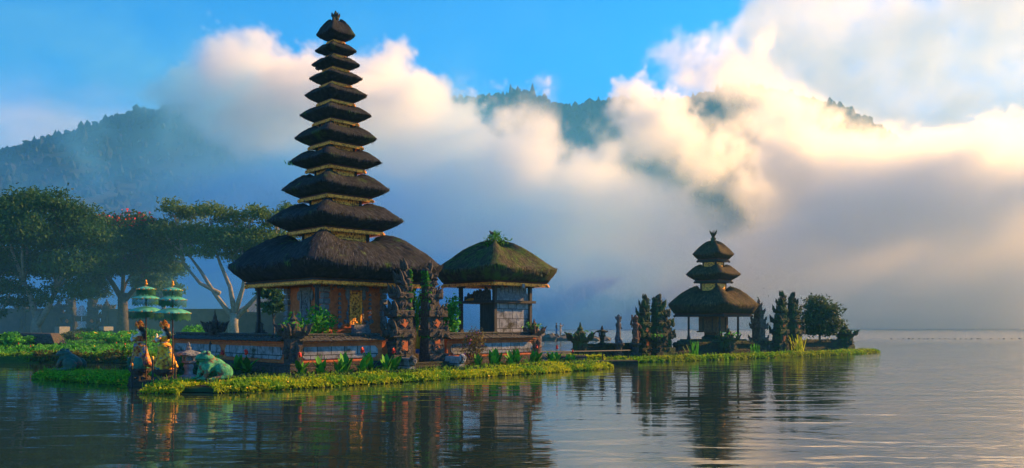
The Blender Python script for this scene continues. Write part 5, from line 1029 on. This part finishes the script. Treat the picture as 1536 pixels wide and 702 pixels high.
def f_bank(g, P, x, y, z):
    n1 = g.noise(g.vec(x, y, g.mul(z, 1.2)), .011, 8., .55, .3)
    n2 = g.noise(P, .05, 6., .66)
    n = g.add(g.mul(g.sub(n1, .5), 130.), g.mul(g.sub(n2, .5), 95.))
    top = g.sub(g.curve(x, BANK_TOP), g.mul(g.m('ABSOLUTE', g.sub(y, 520.)), .12))
    h = g.add(g.sub(top, z), n)                       # metres below the cloud top
    body = g.add(g.mul(g.ss(h, 0., 4.), .5), g.mul(g.ss(h, 2., 18.), .5))
    body = g.mul(body, g.ss(n2, .34, .62, .45, 1.5))
    yw = g.mul(g.mul(g.ss(y, 425., 470.), g.ss(y, 640., 590.)), g.ss(g.add(x, g.mul(g.sub(n1, .5), 120.)), 470., 350.))
    dens = g.mul(body, yw)
    # holes through which the slope shows
    def hole(cx, cz, rx, rz, k):
        d = g.m('SQRT', g.add(g.m('POWER', g.mul(g.sub(x, cx), 1 / rx), 2.), g.m('POWER', g.mul(g.sub(z, cz), 1 / rz), 2.)))
        return g.ss(g.add(d, g.mul(g.sub(n1, .5), 2.6)), .5, 1.15, 1 - k, 1.)
    for a in ((100., 108., 66., 40., .995), (140., 84., 46., 28., .95), (48., 136., 60., 26., .995), (180., 150., 55., 24., .99)): dens = g.mul(dens, hole(*a))
    low = g.ss(z, 20., 140., .12, 1.0)                # thinner towards the lake
    left = g.ss(x, -150., 0., .03, 1.)
    left = g.mx(left, g.ss(g.add(z, g.mul(g.sub(n1, .5), 90.)), 116., 146.))
    return g.mul(g.mul(dens, g.mul(low, left)), .075)
cloud_volume('cloud_bank', (-330, 415, -5), (520, 650, 235), (420, 64, 140), f_bank, m_cloud, 'long cream cloud bank rolling over the mountain and down to the lake')
def f_wisp(g, P, x, y, z):
    n1 = g.noise(g.vec(g.mul(x, .8), y, z), .018, 7., .62, .5)
    wisp = g.mul(g.mul(g.ss(n1, .47, .68), g.mul(g.ss(x, -300., -210.), g.ss(x, 60., -120.))), g.mul(g.mul(g.ss(z, 10., 70.), g.ss(z, 165., 110.)), .026))
    base = g.mul(g.mul(g.mx(g.ss(x, -230., -90., .14, 1.), g.ss(z, 55., 25., 0., 1.6)), g.ss(x, 110., -40.)), g.mul(g.ss(z, 125., 40.), g.mul(g.ss(n1, .3, .6, .6, 1.2), .016)))
    return g.mul(g.add(wisp, base), g.mul(g.ss(y, 322., 345.), g.ss(y, 415., 395.)))
cloud_volume('blue_mist', (-440, 318, -1), (130, 420, 180), (150, 30, 60), f_wisp, m_mist, 'thin blue mist drifting over the lake in front of the blue mountain')
REAR_TOP = px_pts([(1000, 300), (1060, 140), (1080, 60), (1100, 10), (1160, -60), (1300, -120), (1500, -60), (1650, -120), (1900, -100)], 1700)
def f_rear(g, P, x, y, z):
    n1 = g.noise(P, .0032, 7., .58, .4)
    n2 = g.noise(P, .012, 4., .6)
    n = g.add(g.mul(g.sub(n1, .5), 520.), g.mul(g.sub(n2, .5), 220.))
    h = g.add(g.sub(g.curve(x, REAR_TOP), z), n)
    gap = g.ss(n1, .34, .50, .05, 1.)
    return g.mul(g.mul(g.mul(g.ss(h, 0., 50.), g.mul(gap, g.ss(n2, .36, .6, .25, 1.6))), g.mul(g.ss(y, 1560., 1640.), g.ss(y, 1950., 1850.))), .006)
cloud_volume('sunlit_cloud', (280, 1550, -5), (1500, 1960, 950), (200, 56, 150), f_rear, m_rear, 'towering sunlit cloud glowing gold behind the right mountain')
def f_pale(g, P, x, y, z):
    n1 = g.noise(g.vec(g.mul(x, .6), y, g.mul(z, 1.3)), .009, 7., .6, .4)
    zz = g.mul(g.ss(z, 400., 290.), g.mul(g.ss(x, -860., -700., .6, 1.), g.ss(x, -400., -520.)))
    return g.mul(g.mul(g.ss(n1, .40, .66), zz), g.mul(g.mul(g.ss(y, 1110., 1150.), g.ss(y, 1290., 1250.)), .007))
cloud_volume('pale_cloud', (-950, 1100, 100), (-380, 1300, 450), (140, 30, 80), f_pale, m_rear, 'thin pale cloud behind the ridge of the blue mountain')
def f_fog(g, P, x, y, z):
    n1 = g.noise(g.vec(x, y, g.mul(z, 1.6)), .014, 5., .6, .3)
    top = g.add(g.curve(x, [(-600, 8), (-120, 18), (0, 16), (120, 30), (200, 50), (300, 72), (500, 74)]), g.mul(g.sub(n1, .5), 60.))
    return g.mul(g.mul(g.ss(g.sub(top, z), 0., 30.), g.mul(g.mul(g.ss(y, 330., 370.), g.ss(y, 470., 430.)), g.ss(x, 340., 265.))), .018)
cloud_volume('lake_fog', (-420, 325, -1), (360, 475, 110), (160, 26, 37), f_fog, m_fog, 'grey fog bank lying on the far lake at the foot of the mountain')
def f_gmist(g, P, x, y, z):
    n1 = g.noise(P, .06, 4., .6, .3)
    return g.mul(g.mul(g.ss(n1, .3, .65, .5, 1.3), g.mul(g.ss(x, -16., -30.), g.ss(x, -95., -85.))), g.mul(g.mul(g.ss(z, 15., 3.), .0042), g.mul(g.ss(y, 52., 66.), g.ss(y, 128., 118.))))
cloud_volume('garden_mist', (-96, 50, .6), (-14, 130, 16), (42, 40, 14), f_gmist, m_mist, 'thin blue morning mist hanging between the garden trees')
# even air over the whole place
hz = link_mesh('haze', [(-2300, -70, -4), (2300, -70, -4), (2300, 2500, -4), (-2300, 2500, -4), (-2300, -70, 420), (2300, -70, 420), (2300, 2500, 420), (-2300, 2500, 420)],
    [(3, 2, 1, 0), (4, 5, 6, 7), (0, 1, 5, 4), (1, 2, 6, 5), (2, 3, 7, 6), (3, 0, 4, 7)], vol_mat('haze_air', (.10, .50, 1.0), .2, .0004))
tag(hz, 'pale haze filling the air over the lake', 'haze', kind='stuff')
